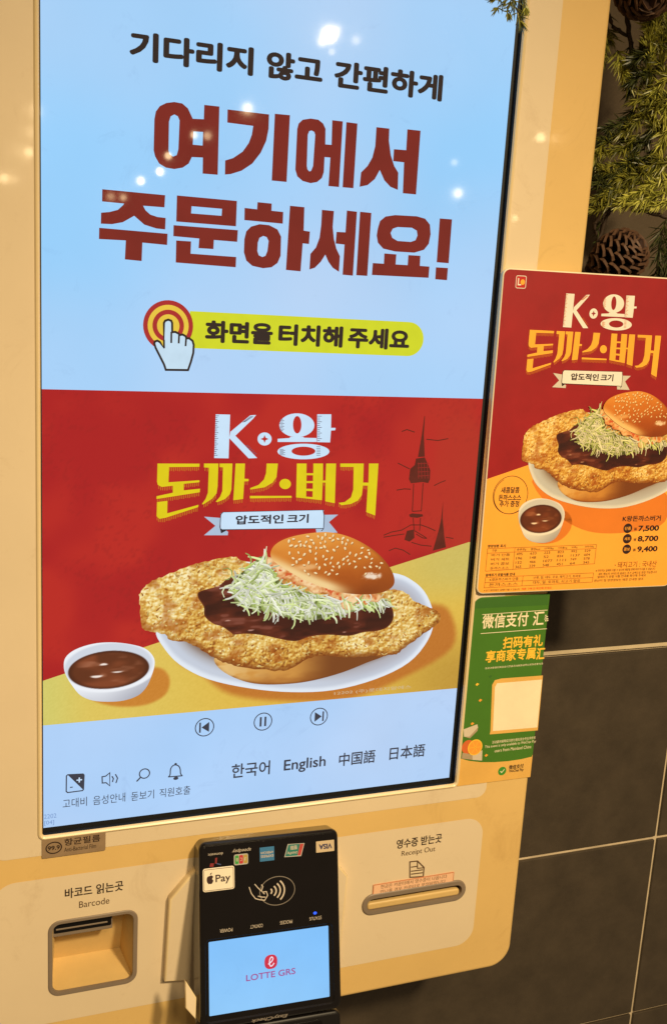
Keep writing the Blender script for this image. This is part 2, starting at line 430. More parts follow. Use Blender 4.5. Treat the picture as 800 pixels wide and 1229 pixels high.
# ------------------------------------------------------------------ the ordering kiosk
kiosk = empty('order_kiosk', (.168, .05, -.195), 'cream yellow self order kiosk with a tall lit touch screen and card payment panel', 'kiosk')
SCR_TOP = 690
b = MB(FRONT)
outer = rrect(-78, -194.5, 413, 745, 21, 10)
ap = rrect(-1.2, -3.6, 339.3, SCR_TOP, 2.0, 3)
bar = rrect(5.8, -137.5, 67.0, -78.5, 6, 4)
SL0, SL1 = FRONT.uv(433.5, 1090.5)[0], FRONT.uv(558, 1064)[0]
rs_in = rrect(SL0 + 4.2, -113.0, SL1 - 4.2, -101.4, 5.5, 5)
b.slab(outer, M_BODY, -121, 0, bevel=3.5, seg=4, holes=[ap, bar, rs_in], back=True)
b.obj('body', kiosk, smooth_shade=True)
# screen surround: paler flush sheet with rounded corners round the display
b = MB(FRONT); b.poly(rrect(-36, -19.5, 370.5, 735, 9, 6), M_PANEL, .25, [offset(ccw(ap), 3.4)]); b.obj('screen_surround', kiosk)
# trim lip round the display and the black gap inside it
b = MB(FRONT); a0 = ccw(ap)
b.ring(offset(a0, 3.6), .2, offset(a0, 2.6), 1.5, M_LIP); b.ring(offset(a0, 2.6), 1.5, offset(a0, 1.6), 1.9, M_LIP)
b.ring(offset(a0, 1.6), 1.9, offset(a0, .5), 1.2, M_LIP); b.ring(offset(a0, .5), 1.2, a0, -.6, M_LIP)
trim = b.obj('screen_trim', kiosk)
b = MB(FRONT); b.ring(a0, -.6, offset(a0, -.4), -5.2, M_BLACKGAP); b.obj('gasket', trim)

# ---- the display
M_SKY = lit((150, 206, 250), .03, 7, 1.0, (182, 210, 243))
M_SKY2 = lit((166, 206, 249), .03, 14, 1.0, (186, 210, 243))
b = MB(SCREEN); b.poly([(-6, -6), (342, -6), (342, SCR_TOP + 4), (-6, SCR_TOP + 4)], M_BLACKGAP, -.2)
b.poly([(0, 90), (336, 90), (336, SCR_TOP - 40), (0, SCR_TOP - 40)], M_SKY, 0); b.poly([(0, 0), (336, 0), (336, 90), (0, 90)], M_SKY2, 0)
screen = b.obj('touch_screen', kiosk)
def flat(name, fn, parent=None, plane=SCREEN, xf=None):
    b = MB(plane, xf); fn(b); return b.obj(name, parent or screen)
M_TITLE = lit((122, 36, 30), .10, 25); M_BLACKTX = lit((44, 34, 32), .1)
A = crop(110, 100, 3.478); B = crop(330, 100, 3.478)
TITLE = [
 (A, [(262,150),(268,118),(285,95),(312,82),(345,78),(378,84),(402,105),(422,148),(468,150),(470,90),(533,97),(526,382),(463,377),(464,310),(418,308),(405,335),(380,352),(345,358),(310,352),(282,335),(265,305),(259,280)],
   [[(323,160),(330,138),(345,130),(360,138),(367,155),(362,275),(355,300),(340,306),(325,296),(321,280)], [(425,201),(465,203),(463,260),(422,256)]]),
 (A, [(567,109),(740,130),(738,190),(728,240),(705,290),(670,335),(625,365),(580,379),(556,381),(557,322),(590,312),(630,285),(655,250),(668,215),(674,178),(566,164)], []),
 (A, [(764,127),(827,133),(813,412),(751,406)], []),
 (B, [(92,190),(98,168),(115,152),(148,147),(180,152),(200,168),(210,190),(209,255),(235,257),(238,154),(282,159),(266,433),(222,429),(230,310),(206,308),(203,370),(195,395),(175,412),(148,417),(115,408),(92,388),(84,360)],
   [[(136,215),(142,200),(152,197),(163,203),(167,215),(158,345),(150,365),(143,368),(135,360),(132,345)]]),
 (B, [(297,162),(343,168),(326,438),(281,434)], []),
 (B, [(422,183),(476,189),(474,240),(482,300),(496,345),(513,373),(511,445),(480,432),(455,405),(436,362),(415,400),(385,425),(352,432),(358,372),(385,345),(405,310),(417,262)], []),
 (B, [(551,192),(606,198),(587,464),(532,459),(537,330),(492,325),(495,275),(546,279)], []),
 (A, [(45,442),(307,467),(304,518),(215,511),(225,530),(245,548),(275,558),(309,562),(307,610),(270,606),(220,590),(178,553),(130,580),(85,588),(39,586),(40,540),(75,537),(110,528),(132,508),(136,502),(44,493)], []),
 (A, [(32,603),(317,628),(315,675),(212,665),(209,742),(139,735),(143,656),(31,650)], []),
 (A, [(356,468),(606,491),(602,597),(353,577)], [[(417,513),(544,524),(542,553),(415,543)]]),
 (A, [(342,592),(610,613),(607,662),(510,654),(508,692),(446,688),(449,648),(341,638)], []),
 (A, [(353,656),(415,660),(413,711),(603,725),(601,768),(351,748)], []),
 (A, [(638,520),(690,526),(692,496),(751,502),(750,532),(799,537),(797,586),(637,571)], []),
 (A, [(637,650),(645,618),(665,598),(700,588),(740,592),(775,610),(790,640),(788,720),(775,750),(750,768),(715,772),(670,762),(645,740),(635,705)], [[(693,665),(700,645),(716,637),(730,642),(738,658),(733,700),(725,720),(712,725),(697,718),(691,700)]]),
 (B, [(62,511),(122,517),(119,615),(145,619),(141,671),(115,668),(106,785),(45,779)], []),
 (B, [(195,528),(245,533),(240,600),(245,650),(255,690),(270,722),(266,787),(240,770),(222,745),(209,715),(190,745),(165,770),(143,777),(147,712),(170,685),(185,645),(192,590)], []),
 (B, [(299,531),(341,536),(324,803),(281,799),(289,673),(252,669),(256,620),(293,622)], []),
 (B, [(354,536),(401,541),(384,804),(338,801)], []),
 (B, [(428,605),(437,575),(460,556),(500,550),(590,555),(625,565),(645,590),(648,630),(640,670),(620,695),(580,707),(500,702),(450,690),(428,665),(423,635)], [[(481,625),(490,607),(510,600),(570,603),(590,615),(593,635),(585,655),(565,662),(510,658),(488,645)]]),
 (B, [(407,750),(453,753),(455,710),(505,714),(502,756),(552,759),(555,717),(605,720),(603,762),(643,765),(639,812),(403,800)], []),
 (B, [(686,564),(737,568),(723,751),(673,747)], []), (B, [(670,768),(720,771),(716,822),(667,818)], [])]
def title(b):
    for f, pts, holes in TITLE: b.poly(f(pts), M_TITLE, .15, [f(q) for q in holes])
flat('headline_text', title)
def box(bl, tr, plane=SCREEN):
    a, c = plane.uv(*bl), plane.uv(*tr); return (a[0], a[1], c[0], c[1])
def subtitle(b):
    v0 = S_(155, 71)[1]; v1 = S_(155, 36)[1]
    for s, x0, x1, yb in (('기다리지', 155, 304, 79), ('않고', 319, 387, 90), ('간편하게', 400, 531, 102)):
        b.text(s, (S_(x0, yb)[0], v0 - .3, S_(x1, yb)[0], v1 + .3), M_BLACKTX, .15, .034)
flat('subtitle_text', subtitle)
M_LIME = lit((208, 214, 40), .04)
def capsule(b):
    l, t = S_(228, 373.3); _, bo = S_(236, 418); r = S_(508, 405)[0]; R = (t - bo) / 2
    b.poly([(l, bo)] + [(r - R + R * math.cos(a), bo + R + R * math.sin(a)) for a in [math.radians(-90 + 10 * k) for k in range(19)]] + [(l, t)], M_LIME, .1)
cap = flat('touch_button', capsule)
def captext(b):
    v0 = S_(247, 411)[1]; v1 = S_(246, 384)[1]
    for s, x0, x1 in (('화면을', 246, 327), ('터치해', 334, 411), ('주세요', 417.5, 491)):
        b.text(s, (S_(x0, 400)[0], v0, S_(x1, 408)[0], v1), M_BLACKTX, .2, .036)
flat('button_text', captext)
C1 = crop(150, 350, 5.714)
def rings(b):
    c = S_(202, 391); R = abs(S_(231.7, 393)[0] - c[0])
    red, yel = lit((170, 44, 44)), lit((230, 196, 66))
    rs = [1, .82, .63, .45, 0]
    for k, mcol in enumerate((red, yel, red, yel)):
        b.poly(ell(*c, R * rs[k], R * rs[k]), mcol, .22, [ell(*c, R * rs[k + 1], R * rs[k + 1])] if rs[k + 1] else [])
flat('target_rings', rings)
def hand(b):
    o = [(205,342),(222,336),(240,346),(266,385),(267,215),(275,200),(297,192),(317,200),(323,215),(324,278),(345,276),(368,288),(373,298),(395,294),(416,306),(421,320),(440,320),(463,337),(471,365),(468,420),(452,480),(432,538),(280,536),(268,500),(238,440),(210,385),(201,356)]
    b.poly(C1(o), lit((196, 222, 240)), .28); b.stroke(C1(o), 1.5, M_BLACKTX, .34, closed=True)
    for q in ([(318,275),(317,352)], [(371,296),(368,355)], [(419,318),(415,374)], [(267,330),(268,388)]): b.stroke(C1(q), 1.3, M_BLACKTX, .36)
flat('pointing_hand_icon', hand)

# ---- control icons and languages
M_ICON = lit((54, 58, 72), .08)
def rbtn(kind, c):
    def fn(b):
        q = S_(*c); R = 7.6; b.poly(ell(*q, R, R), M_ICON, .12, [ell(*q, R - .8, R - .8)])
        if kind == 'pause':
            for d in (-1.9, 1.9): b.poly([(q[0] + d - .8, q[1] - 4), (q[0] + d + .8, q[1] - 4), (q[0] + d + .8, q[1] + 4), (q[0] + d - .8, q[1] + 4)], M_ICON, .12)
        else:
            s = -1 if kind == 'prev' else 1
            b.poly([(q[0] - s * 3.6, q[1] - 4.2), (q[0] + s * 2.4, q[1]), (q[0] - s * 3.6, q[1] + 4.2)], M_ICON, .12)
            b.poly([(q[0] + s * 2.9, q[1] - 4.2), (q[0] + s * 4.2, q[1] - 4.2), (q[0] + s * 4.2, q[1] + 4.2), (q[0] + s * 2.9, q[1] + 4.2)], M_ICON, .12)
    return fn
flat('previous_button', rbtn('prev', (245.5, 872.8))); flat('pause_button', rbtn('pause', (315.5, 866))); flat('next_button', rbtn('next', (382.5, 860)))
C2 = crop(60, 840, 4.21)
def contrast(b):
    o = C2([(84,384),(90,378),(168,374),(173,380),(170,452),(165,458),(90,468),(83,462)])
    b.stroke(o, .9, M_ICON, .12, closed=True)
    q = C2([(92,380),(172,376),(170,455)]); b.poly(q, M_ICON, .15)
    c = C2([(149,404)])[0]; w_ = lit((200, 225, 250))
    b.poly([(c[0] - 2, c[1] - .5), (c[0] - .5, c[1] - .5), (c[0] - .5, c[1] - 2), (c[0] + .5, c[1] - 2), (c[0] + .5, c[1] - .5), (c[0] + 2, c[1] - .5), (c[0] + 2, c[1] + .5), (c[0] + .5, c[1] + .5), (c[0] + .5, c[1] + 2), (c[0] - .5, c[1] + 2), (c[0] - .5, c[1] + .5), (c[0] - 2, c[1] + .5)], w_, .2)
    b.stroke(C2([(102,442),(116,440)]), .8, M_ICON, .15)
flat('contrast_icon', contrast)
def speaker(b):
    b.stroke(C2([(264,388),(282,385),(303,368),(303,434),(284,418),(265,420)]), .9, M_ICON, .12, closed=True)
    b.stroke(C2([(314,385),(321,398),(316,415)]), .9, M_ICON, .12); b.stroke(C2([(331,375),(342,395),(334,420)]), .9, M_ICON, .12)
flat('speaker_icon', speaker)
def magnify(b):
    c = C2([(478,372)])[0]; b.poly(ell(*c, 4.3, 4.3), M_ICON, .12, [ell(*c, 3.4, 3.4)]); b.stroke(C2([(457,392),(438,412)]), 1.1, M_ICON, .12)
flat('magnifier_icon', magnify)
def bell(b):
    o = smooth(C2([(598,389),(607,378),(609,352),(618,335),(633,328),(650,334),(658,350),(660,372),(669,384)]), 3, False)
    b.stroke(o, .9, M_ICON, .12); b.stroke(C2([(597,389),(670,383)]), .9, M_ICON, .12)
    b.poly(ell(*C2([(635,324)])[0], 1.0, 1.0), M_ICON, .16); b.poly(ell(*C2([(636,396)])[0], 2.0, 1.3), M_ICON, .16)
flat('call_bell_icon', bell)
def icontext(b):
    for s, bl, tr in (('고대비', (75.4, 970.5), (104.6, 955.3)), ('음성안내', (111.8, 966.5), (150.7, 948)), ('돋보기', (157.4, 961.5), (185.2, 943.5)), ('직원호출', (191.4, 957.5), (228.8, 938.5))):
        q = box(bl, tr); v0 = S_(bl[0], bl[1])[1]; b.text(s, (q[0], v0, q[2], v0 + 7.6), M_ICON, .12, .004)
flat('icon_caption_text', icontext)
for nm, s, bl, x1, hh in (('korean_language_text', '한국어', (277.5, 934.5), 323.5, 12.2), ('english_language_text', 'English', (340, 929), 390, 12.2), ('chinese_language_text', '中国語', (406, 920), 449.5, 11.8), ('japanese_language_text', '日本語', (466.5, 912.5), 509, 11.8)):
    u0, v0 = S_(*bl); u1 = S_(x1, bl[1] - 5)[0]
    flat(nm, lambda b: b.text(s, (u0, v0, u1, v0 + hh), M_ICON, .12, .012))
def tiny(b):
    u0, v0 = S_(53, 983); b.text('2202', (u0, v0, u0 + 9, v0 + 3.6), lit((118, 150, 200)), .12, 0); u0, v0 = S_(53.5, 991.5); b.text('[04]', (u0, v0, u0 + 7, v0 + 4.2), lit((118, 150, 200)), .12, 0)
flat('version_text', tiny)

# ---- the advertisement on the display: pieces are kept so that the printed board can carry the same picture
ad_red = px([(51.4, 467.3), (577.8, 478.3)])
v_t = (ad_red[0][1] + ad_red[1][1]) / 2; v_b = 82.0
def p_red(x, y, d):
    n = fbm(x / 60, y / 60, 3, 11); g = fbm(x / 2.2, y / 2.2, 2, 3)
    c = mix((170, 24, 30), (184, 36, 32), sstep(.35, .65, n))
    c = mix(c, (150, 24, 28), .35 * sstep(.55, .75, g) * sstep(.45, .6, fbm(x / 25, y / 25, 2, 9)))
    return mix(c, (176, 52, 34), .55 * sstep(230, 336, x) * sstep(.35, .6, fbm(x / 45, y / 80, 2, 21)))
ad_box = [(0, v_b), (336, v_b), (336, v_t), (0, v_t)]
place_pic(pic_mesh(picture('advertisement_background', ad_box, p_red, 1.6, .10, False)), 'advertisement_background', SCREEN, screen)
yl = [S_(52, 817), S_(184, 773), S_(469.5, 680), S_(564.5, 650)]
SHAD_PL = smooth(px([(210, 790), (240, 815), (275, 838), (340, 846), (420, 843), (490, 815), (545, 780), (547, 740), (520, 720), (420, 740), (300, 760)]), 4)
SHAD_BO = smooth(px([(95, 825), (110, 842), (140, 850), (175, 848), (200, 835), (206, 815), (195, 800), (170, 800), (130, 810)]), 4)
def shadow_of(x, y, P, soft):
    d, _, _ = nearest(x, y, P); ins = inside(x, y, P); return np.where(ins, sstep(0, soft, d), 0)
def p_table(x, y, d):
    c = mix((220, 194, 92), (222, 182, 72), sstep(40, 180, x) * sstep(-40, 60, 190 - y))
    c = mix(c, (205, 185, 95), sstep(230, 330, x) * sstep(150, 190, y))
    c = mix(c, (184, 142, 54), .8 * sstep(240, 336, x) * sstep(150, 95, y))
    c = mix(c, (206, 204, 112), .7 * sstep(40, 0, x))
    c = mix(c, (186, 106, 38), .85 * shadow_of(x, y, SHAD_PL, 7)); c = mix(c, (196, 118, 40), .85 * shadow_of(x, y, SHAD_BO, 3))
    return c + (vnoise(x * 1.3, y * 1.3, 5)[..., None] - .5) * 8
tab = [(0, v_b), (336, v_b), (336, yl[3][1]), yl[2], yl[1], (0, yl[0][1])]
place_pic(pic_mesh(picture('table_picture', tab, p_table, 1.0, .20, False)), 'table_picture', SCREEN, screen)
# plate
PLATE = smooth(px([(187, 756), (195, 775), (215, 797), (250, 815), (300, 826), (350, 830.5), (400, 828), (450, 815), (490, 795), (513, 768), (520, 742), (512, 715), (495, 697), (468, 687), (400, 685), (250, 700), (200, 730)]), 4)
def p_plate(x, y, d):
    n = d + 1.5 * fbm(x / 20, y / 20, 2, 4)
    c = mix((224, 232, 242), (196, 204, 218), sstep(2, 6, n)); c = mix(c, (150, 138, 132), .75 * sstep(7, 18, d))
    c = mix(c, (176, 176, 186), .6 * sstep(200, 260, x) * sstep(3, 10, d))
    return mix(c, (110, 76, 52), .8 * sstep(13, 22, d))
M_PLATE = pic_mesh(picture('plate_picture', PLATE, p_plate, .8, .30)); place_pic(M_PLATE, 'plate_picture', SCREEN, screen)
Z6 = crop(40, 620, 2.667); Z7 = crop(240, 620, 2.353)
# lower bun
BUNB = smooth(Z7([(40,398),(58,432),(110,460),(170,473),(250,472),(320,462),(400,440),(470,412),(520,390),(470,370),(250,385),(90,380)]), 4)
def p_bunb(x, y, d):
    s = fbm(x / 12, y / 5, 3, 14)
    c = mix((206, 146, 68), (146, 80, 30), sstep(112, 92, y) * .8 + .7 * s - .35); c = mix(c, (112, 60, 24), .6 * sstep(2.4, 0, d)); c = mix(c, (120, 66, 28), sstep(185, 225, x)); return mix(c, (238, 206, 140), .75 * sstep(185, 125, x) * sstep(101, 108, y) * sstep(.25, .6, s))
M_BUNB = pic_mesh(picture('lower_bun_picture', BUNB, p_bunb, .6, .38)); place_pic(M_BUNB, 'lower_bun_picture', SCREEN, screen)
# cutlet
cut = Z6([(338,262),(345,238),(375,210),(420,190),(480,165),(540,145),(600,133),(645,129),(668,140)]) + Z7([(200,150),(400,200),(520,203),(555,206),(582,217),(602,236),(632,250),(664,264),(679,284),(668,303),(636,326),(600,352),(570,376),(540,391),(470,394),(400,397),(340,392),(290,408),(250,433),(200,434)]) + Z6([(655,478),(600,462),(570,447),(530,422),(490,402),(440,395),(420,377),(375,366),(346,350),(343,300)])
rr = np.random.RandomState(3); cs = smooth(cut, 6); CUT = []
for i, (a, c) in enumerate(cs):
    e = np.array(cs[(i + 1) % len(cs)]) - np.array(cs[i - 1]); e = e / (np.linalg.norm(e) + 1e-9); k = .9 * (vnoise(np.array([i * .9]), np.array([.3]), 8)[0] - .5) + .7 * (rr.rand() - .5)
    CUT.append((a + e[1] * k * 1.3, c - e[0] * k * 1.3))
def h_crumb(x, y):
    return 1.3 * fbm(x / 13, y / 10, 3, 31) + .95 * (1 - worley(x / 5.2, y / 4.4, 51)) + .75 * (1 - worley(x / 2.6, y / 2.3, 52)) + .45 * vnoise(x / .9, y / .9, 33)
def p_cut(x, y, d):
    hh_ = h_crumb(x, y); s = hh_ - h_crumb(x - .9, y + 1.3); L = fbm(x / 22, y / 15, 3, 35); hole = worley(x / 4.6, y / 3.8, 56)
    t = .66 + .27 * s + .30 * (hh_ - hh_.mean()) + .50 * (L - .5) - .26 * sstep(.60, .98, hole) + .08 * sstep(120, 60, x) - .16 * sstep(11, 0, d) * sstep(180, 130, y) + .12 * sstep(.0, 7, d) * sstep(165, 190, y)
    c = ramp(t, [(0, (92, 42, 12)), (.22, (150, 84, 26)), (.42, (194, 136, 50)), (.60, (216, 170, 78)), (.78, (234, 202, 120)), (1, (250, 236, 184))])
    c = mix(c, (160, 80, 22), .6 * sstep(.50, .78, fbm(x / 11, y / 8, 2, 37))); return mix(c, (120, 58, 18), .75 * sstep(6, 0, d) * sstep(165, 120, y))
pcut = picture('cutlet_picture', CUT, p_cut, .45, .46); rr = np.random.RandomState(23); flk = []; cz = np.array(CUT); lo_, hi_ = cz.min(0), cz.max(0)
while len(flk) < 900:
    c0 = lo_ + rr.rand(2) * (hi_ - lo_)
    if not inside(c0[:1], c0[1:], CUT)[0] or nearest(c0[:1], c0[1:], CUT)[0][0] < 1.2: continue
    an = rr.uniform(0, 3.14); L_, W_2 = rr.uniform(.7, 2.1), rr.uniform(.35, .8); k = rr.uniform(.84, 1.04); e = ell(c0[0], c0[1], L_, W_2, 7, an); e = [(a + rr.normal(0, .18), c + rr.normal(0, .18)) for a, c in e]
    warm = rr.rand() < .25 + .35 * (c0[1] < 135)
    hi_c, lo_c = ((206, 146, 66), (158, 92, 36)) if warm else ((238, 214, 142), (206, 162, 80))
    flk.append((e, [np.array(hi_c if q[1] - q[0] * .3 > c0[1] - c0[0] * .3 else lo_c, float) * k for q in e]))
add_faces(pcut, flk, .465, .00008)
M_CUT = pic_mesh(pcut); place_pic(M_CUT, 'cutlet_picture', SCREEN, screen)
# brown sauce
SAU = smooth(Z6([(526,256),(534,238),(590,222),(618,200),(648,188),(700,170)]) + Z7([(140,190),(300,220),(420,250),(520,240),(540,255),(545,285),(530,310),(500,322),(460,326),(420,336),(360,333),(310,338),(270,351),(225,345),(180,335),(130,330),(90,332),(60,318)]) + Z6([(640,378),(605,352),(575,342),(548,318),(545,288)]), 4)
def p_sau(x, y, d):
    g = fbm(x / 22 + .4 * fbm(x / 14, y / 14, 2, 60), y / 8, 2, 61); g2 = fbm(x / 12, y / 3.6, 2, 64)
    c = mix((64, 22, 16), (92, 36, 22), sstep(.35, .7, g)); c = mix(c, (44, 14, 12), sstep(.6, .3, g2) * .6)
    c = mix(c, (128, 70, 56), .8 * sstep(.66, .80, g2) * sstep(.4, .6, g)); c = mix(c, (120, 50, 26), .6 * sstep(1.6, 0, d))
    return mix(c, (222, 178, 160), .7 * sstep(.74, .84, fbm(x / 9, y / 2.2, 2, 66)) * sstep(.5, .62, g))
M_SAU = pic_mesh(picture('sauce_picture', SAU, p_sau, .5, .54)); place_pic(M_SAU, 'sauce_picture', SCREEN, screen)
# shredded cabbage with dressing
CAB = smooth(Z7([(88,205),(110,165),(150,130),(170,112),(200,128),(235,190),(380,232),(500,232),(535,240),(530,255),(460,262),(400,275),(330,290),(260,287),(190,268),(110,250)]), 4)
def p_cab(x, y, d):
    g = fbm(x / 4, y / 3, 3, 71); c = ramp(g, [(.2, (74, 84, 34)), (.45, (128, 142, 74)), (.7, (182, 198, 132)), (1, (218, 230, 186))]); return mix(c, (62, 58, 26), .5 * sstep(3, 0, d))
pc = picture('cabbage_picture', CAB, p_cab, .6, .60)
rr = np.random.RandomState(12); shreds = []; cabz = np.array(CAB)
while len(shreds) < 380:
    k = len(shreds); lo_, hi_ = cabz.min(0), cabz.max(0); c0 = lo_ + rr.rand(2) * (hi_ - lo_) * np.array([1.04, 1.04]); t = (c0[0] - lo_[0]) / (hi_[0] - lo_[0])
    if not inside(c0[:1], c0[1:], CAB)[0]: continue
    s_ = (c0[1] - lo_[1]) / (hi_[1] - lo_[1]); s_ = 1 - s_
    ang = rr.normal(-.42, .50) + (.9 * (1 - t) if s_ < .45 else 0); ln = 8 + 15 * rr.rand(); cv = rr.normal(0, .045); wd = .45 + .55 * rr.rand()
    if s_ > .72: ang = rr.normal(-.9, .55); ln *= .75
    top = 1 - s_; g = rr.rand()
    base = np.array([(244, 248, 224), (234, 242, 194), (218, 232, 158), (186, 208, 112), (250, 251, 234)][int(g * 5)], float)
    base = base * (.74 + .28 * rr.rand() ** .6); L_, R_, n = [], [], 6
    p = c0 - ln / 2 * np.array([math.cos(ang), math.sin(ang)]); th = ang
    for i in range(n):
        d_ = np.array([-math.sin(th), math.cos(th)]); w_ = wd * (.35 + .65 * math.sin(math.pi * (i + .4) / n))
        L_.append(tuple(p + d_ * w_)); R_.append(tuple(p - d_ * w_)); th += cv * ln / 3; p = p + ln / (n - 1) * np.array([math.cos(th), math.sin(th)])
    for i in range(n - 1):
        sh = base * (.9 + .16 * math.sin(i * 1.3 + k)); lo = sh * .78
        shreds.append(([R_[i], R_[i + 1], L_[i + 1], L_[i]], [lo, lo, sh, sh])) if False else None
    shreds.append((R_ + L_[::-1], [base * .88] * n + [np.minimum(base * 1.03, 252)] * n))
add_faces(pc, shreds, .62, .0016)
M_CAB = pic_mesh(pc); place_pic(M_CAB, 'cabbage_picture', SCREEN, screen)
MAY = smooth(Z7([(190,112),(188,138),(212,150),(222,172),(250,176),(262,190),(296,196),(318,216),(352,214),(376,232),(392,236),(400,258),(424,262),(438,244),(462,250),(480,238),(500,240),(506,218),(440,212),(380,198),(300,168),(230,130)]), 3)
def p_may(x, y, d):
    g = fbm(x / 5, y / 4, 3, 81); c = ramp(g, [(.2, (206, 120, 60)), (.5, (240, 196, 140)), (.8, (250, 226, 186))]); c = mix(c, (206, 70, 30), .8 * sstep(.68, .76, fbm(x / 3, y / 3, 2, 85))); return mix(c, (170, 100, 52), .5 * sstep(1.5, 0, d))
pm = picture('dressing_picture', MAY, p_may, .55, 1.55); over = [q for q in shreds if inside(np.array([q[0][3][0]]), np.array([q[0][3][1] + 1.0]), MAY)[0]][::2]; add_faces(pm, over, 1.58, .002)
M_MAY = pic_mesh(pm); place_pic(M_MAY, 'dressing_picture', SCREEN, screen)
# sesame bun
BUN = smooth(Z7([(197,100),(212,76),(250,57),(310,45),(368,43),(430,60),(490,95),(528,135),(545,170),(541,195),(512,212),(462,218),(400,213),(340,196),(280,171),(232,142),(204,122)]), 4)
bz = np.array(BUN); bc = (bz.min(0) + bz.max(0)) / 2; bh = (bz.max(0) - bz.min(0)) / 2
def p_bun(x, y, d):
    X, Y = (x - bc[0]) / bh[0], (y - bc[1]) / bh[1]; L = Y * .75 - .15 * X
    e = Y + .75 * X * .55                      # across the bun's own tilt
    t = .50 + .46 * L + .12 * (fbm(x / 14, y / 9, 3, 91) - .5)
    c = ramp(t, [(.1, (122, 52, 14)), (.35, (172, 84, 24)), (.55, (202, 114, 36)), (.75, (220, 140, 54)), (1, (238, 176, 92))])
    c = mix(c, (158, 76, 22), .55 * sstep(.2, .95, X) * sstep(.5, -.4, Y)); c = mix(c, (248, 220, 158), .9 * sstep(12, 2, d) * sstep(.22, .55, -.62 * X - .78 * Y) * sstep(.45, -.1, X))
    c = mix(c, (150, 74, 22), .6 * sstep(2.5, 0, d) * sstep(.2, .7, X))
    q = np.exp(-(((X - .62) / .20) ** 2 + ((Y + .42) / .15) ** 2)); c = mix(c, (246, 232, 214), .9 * sstep(.35, .8, q * (.45 + .9 * fbm(x / 2.5, y / 1.6, 2, 95))))
    q = np.exp(-(((X + .42) / .22) ** 2 + ((Y + .05) / .12) ** 2)); return mix(c, (248, 214, 160), .55 * sstep(.3, .9, q))
pb = picture('sesame_bun_picture', BUN, p_bun, .6, 1.90)
seeds = []; rr = np.random.RandomState(5); tries = 0; pts_ = []
while len(seeds) < 170 and tries < 4000:
    tries += 1; X, Y = rr.uniform(-.75, .9), rr.uniform(-.35, .93); x, y = bc[0] + X * bh[0], bc[1] + Y * bh[1]
    if rr.rand() > (.25 + .75 * (Y + .3)) * (1 - .4 * abs(X - .15)): continue
    if not inside(np.array([x]), np.array([y]), BUN)[0] or nearest(np.array([x]), np.array([y]), BUN)[0][0] < 2: continue
    if any((x - a) ** 2 + (y - c) ** 2 < 8.5 for a, c in pts_): continue
    pts_.append((x, y)); an = rr.uniform(0, 3.14); sc = rr.uniform(.9, 1.35)
    seeds.append((ell(x + .3, y - .35, 1.3 * sc, .8 * sc, 8, an), [(150, 84, 30)] * 8)); e = ell(x, y, 1.25 * sc, .68 * sc, 8, an); seeds.append((e, [(250, 234, 190) if q[1] > y else (226, 190, 128) for q in e]))
add_faces(pb, seeds, 1.93, .0005)
M_BUN = pic_mesh(pb); place_pic(M_BUN, 'sesame_bun_picture', SCREEN, screen)
# sauce bowl
BOWL = smooth(Z6([(98,480),(104,450),(135,425),(190,407),(250,402),(310,408),(358,422),(384,448),(388,475),(378,510),(362,545),(335,572),(290,588),(240,592),(190,588),(152,572),(128,545),(106,510)]), 4)
rc = Z6([(243, 478)])[0]; rx_, ry_ = 36.0, 19.0
sc_c = Z6([(243, 490)])[0]
def p_bowl(x, y, d):
    r = np.hypot((x - rc[0]) / rx_, (y - rc[1]) / (ry_ * 1.05)); low = sstep(.98, 1.06, r)
    c = mix((236, 240, 246), (198, 206, 220), .8 * sstep(.93, .84, r)); body = mix((232, 236, 242), (150, 152, 166), sstep(rc[0] - 10, rc[0] + 40, x) * .7 + sstep(110, 95, y) * .35)
    c = mix(c, body, low * sstep(rc[1] + 2, rc[1] - 8, y)); rs = np.hypot((x - sc_c[0]) / 29.3, (y - sc_c[1]) / 14.8)
    g = fbm(x / 22, y / 12, 2, 44); s = mix((96, 46, 24), (128, 64, 36), sstep(.4, .7, g)); q = fbm(x / 15 + .3 * fbm(x / 9, y / 9, 2, 45), y / 4.5, 2, 46)
    X_, Y_ = x - sc_c[0], y - sc_c[1]; ax_ = lambda a, c, l, w, k: np.exp(-(((X_ - a) / l) ** 2 + ((Y_ - c - k * (X_ - a) ** 2) / w) ** 2)); s = mix(s, (176, 116, 88), .55 * sstep(.55, .75, q) * sstep(.95, .6, rs)); s = mix(s, (244, 232, 222), sstep(.3, .8, ax_(-9, -4.6, 5.5, 1.1, .02) + ax_(-4, 4.6, 3.6, .9, -.03) + .8 * ax_(6, -2.2, 6, .8, .015))); s = mix(s, (62, 26, 14), sstep(.82, 1, rs) * .7)
    return mix(c, s, sstep(1.02, .98, rs))
M_BOWL = pic_mesh(picture('sauce_bowl_picture', BOWL, p_bowl, .5, .36)); place_pic(M_BOWL, 'sauce_bowl_picture', SCREEN, screen)

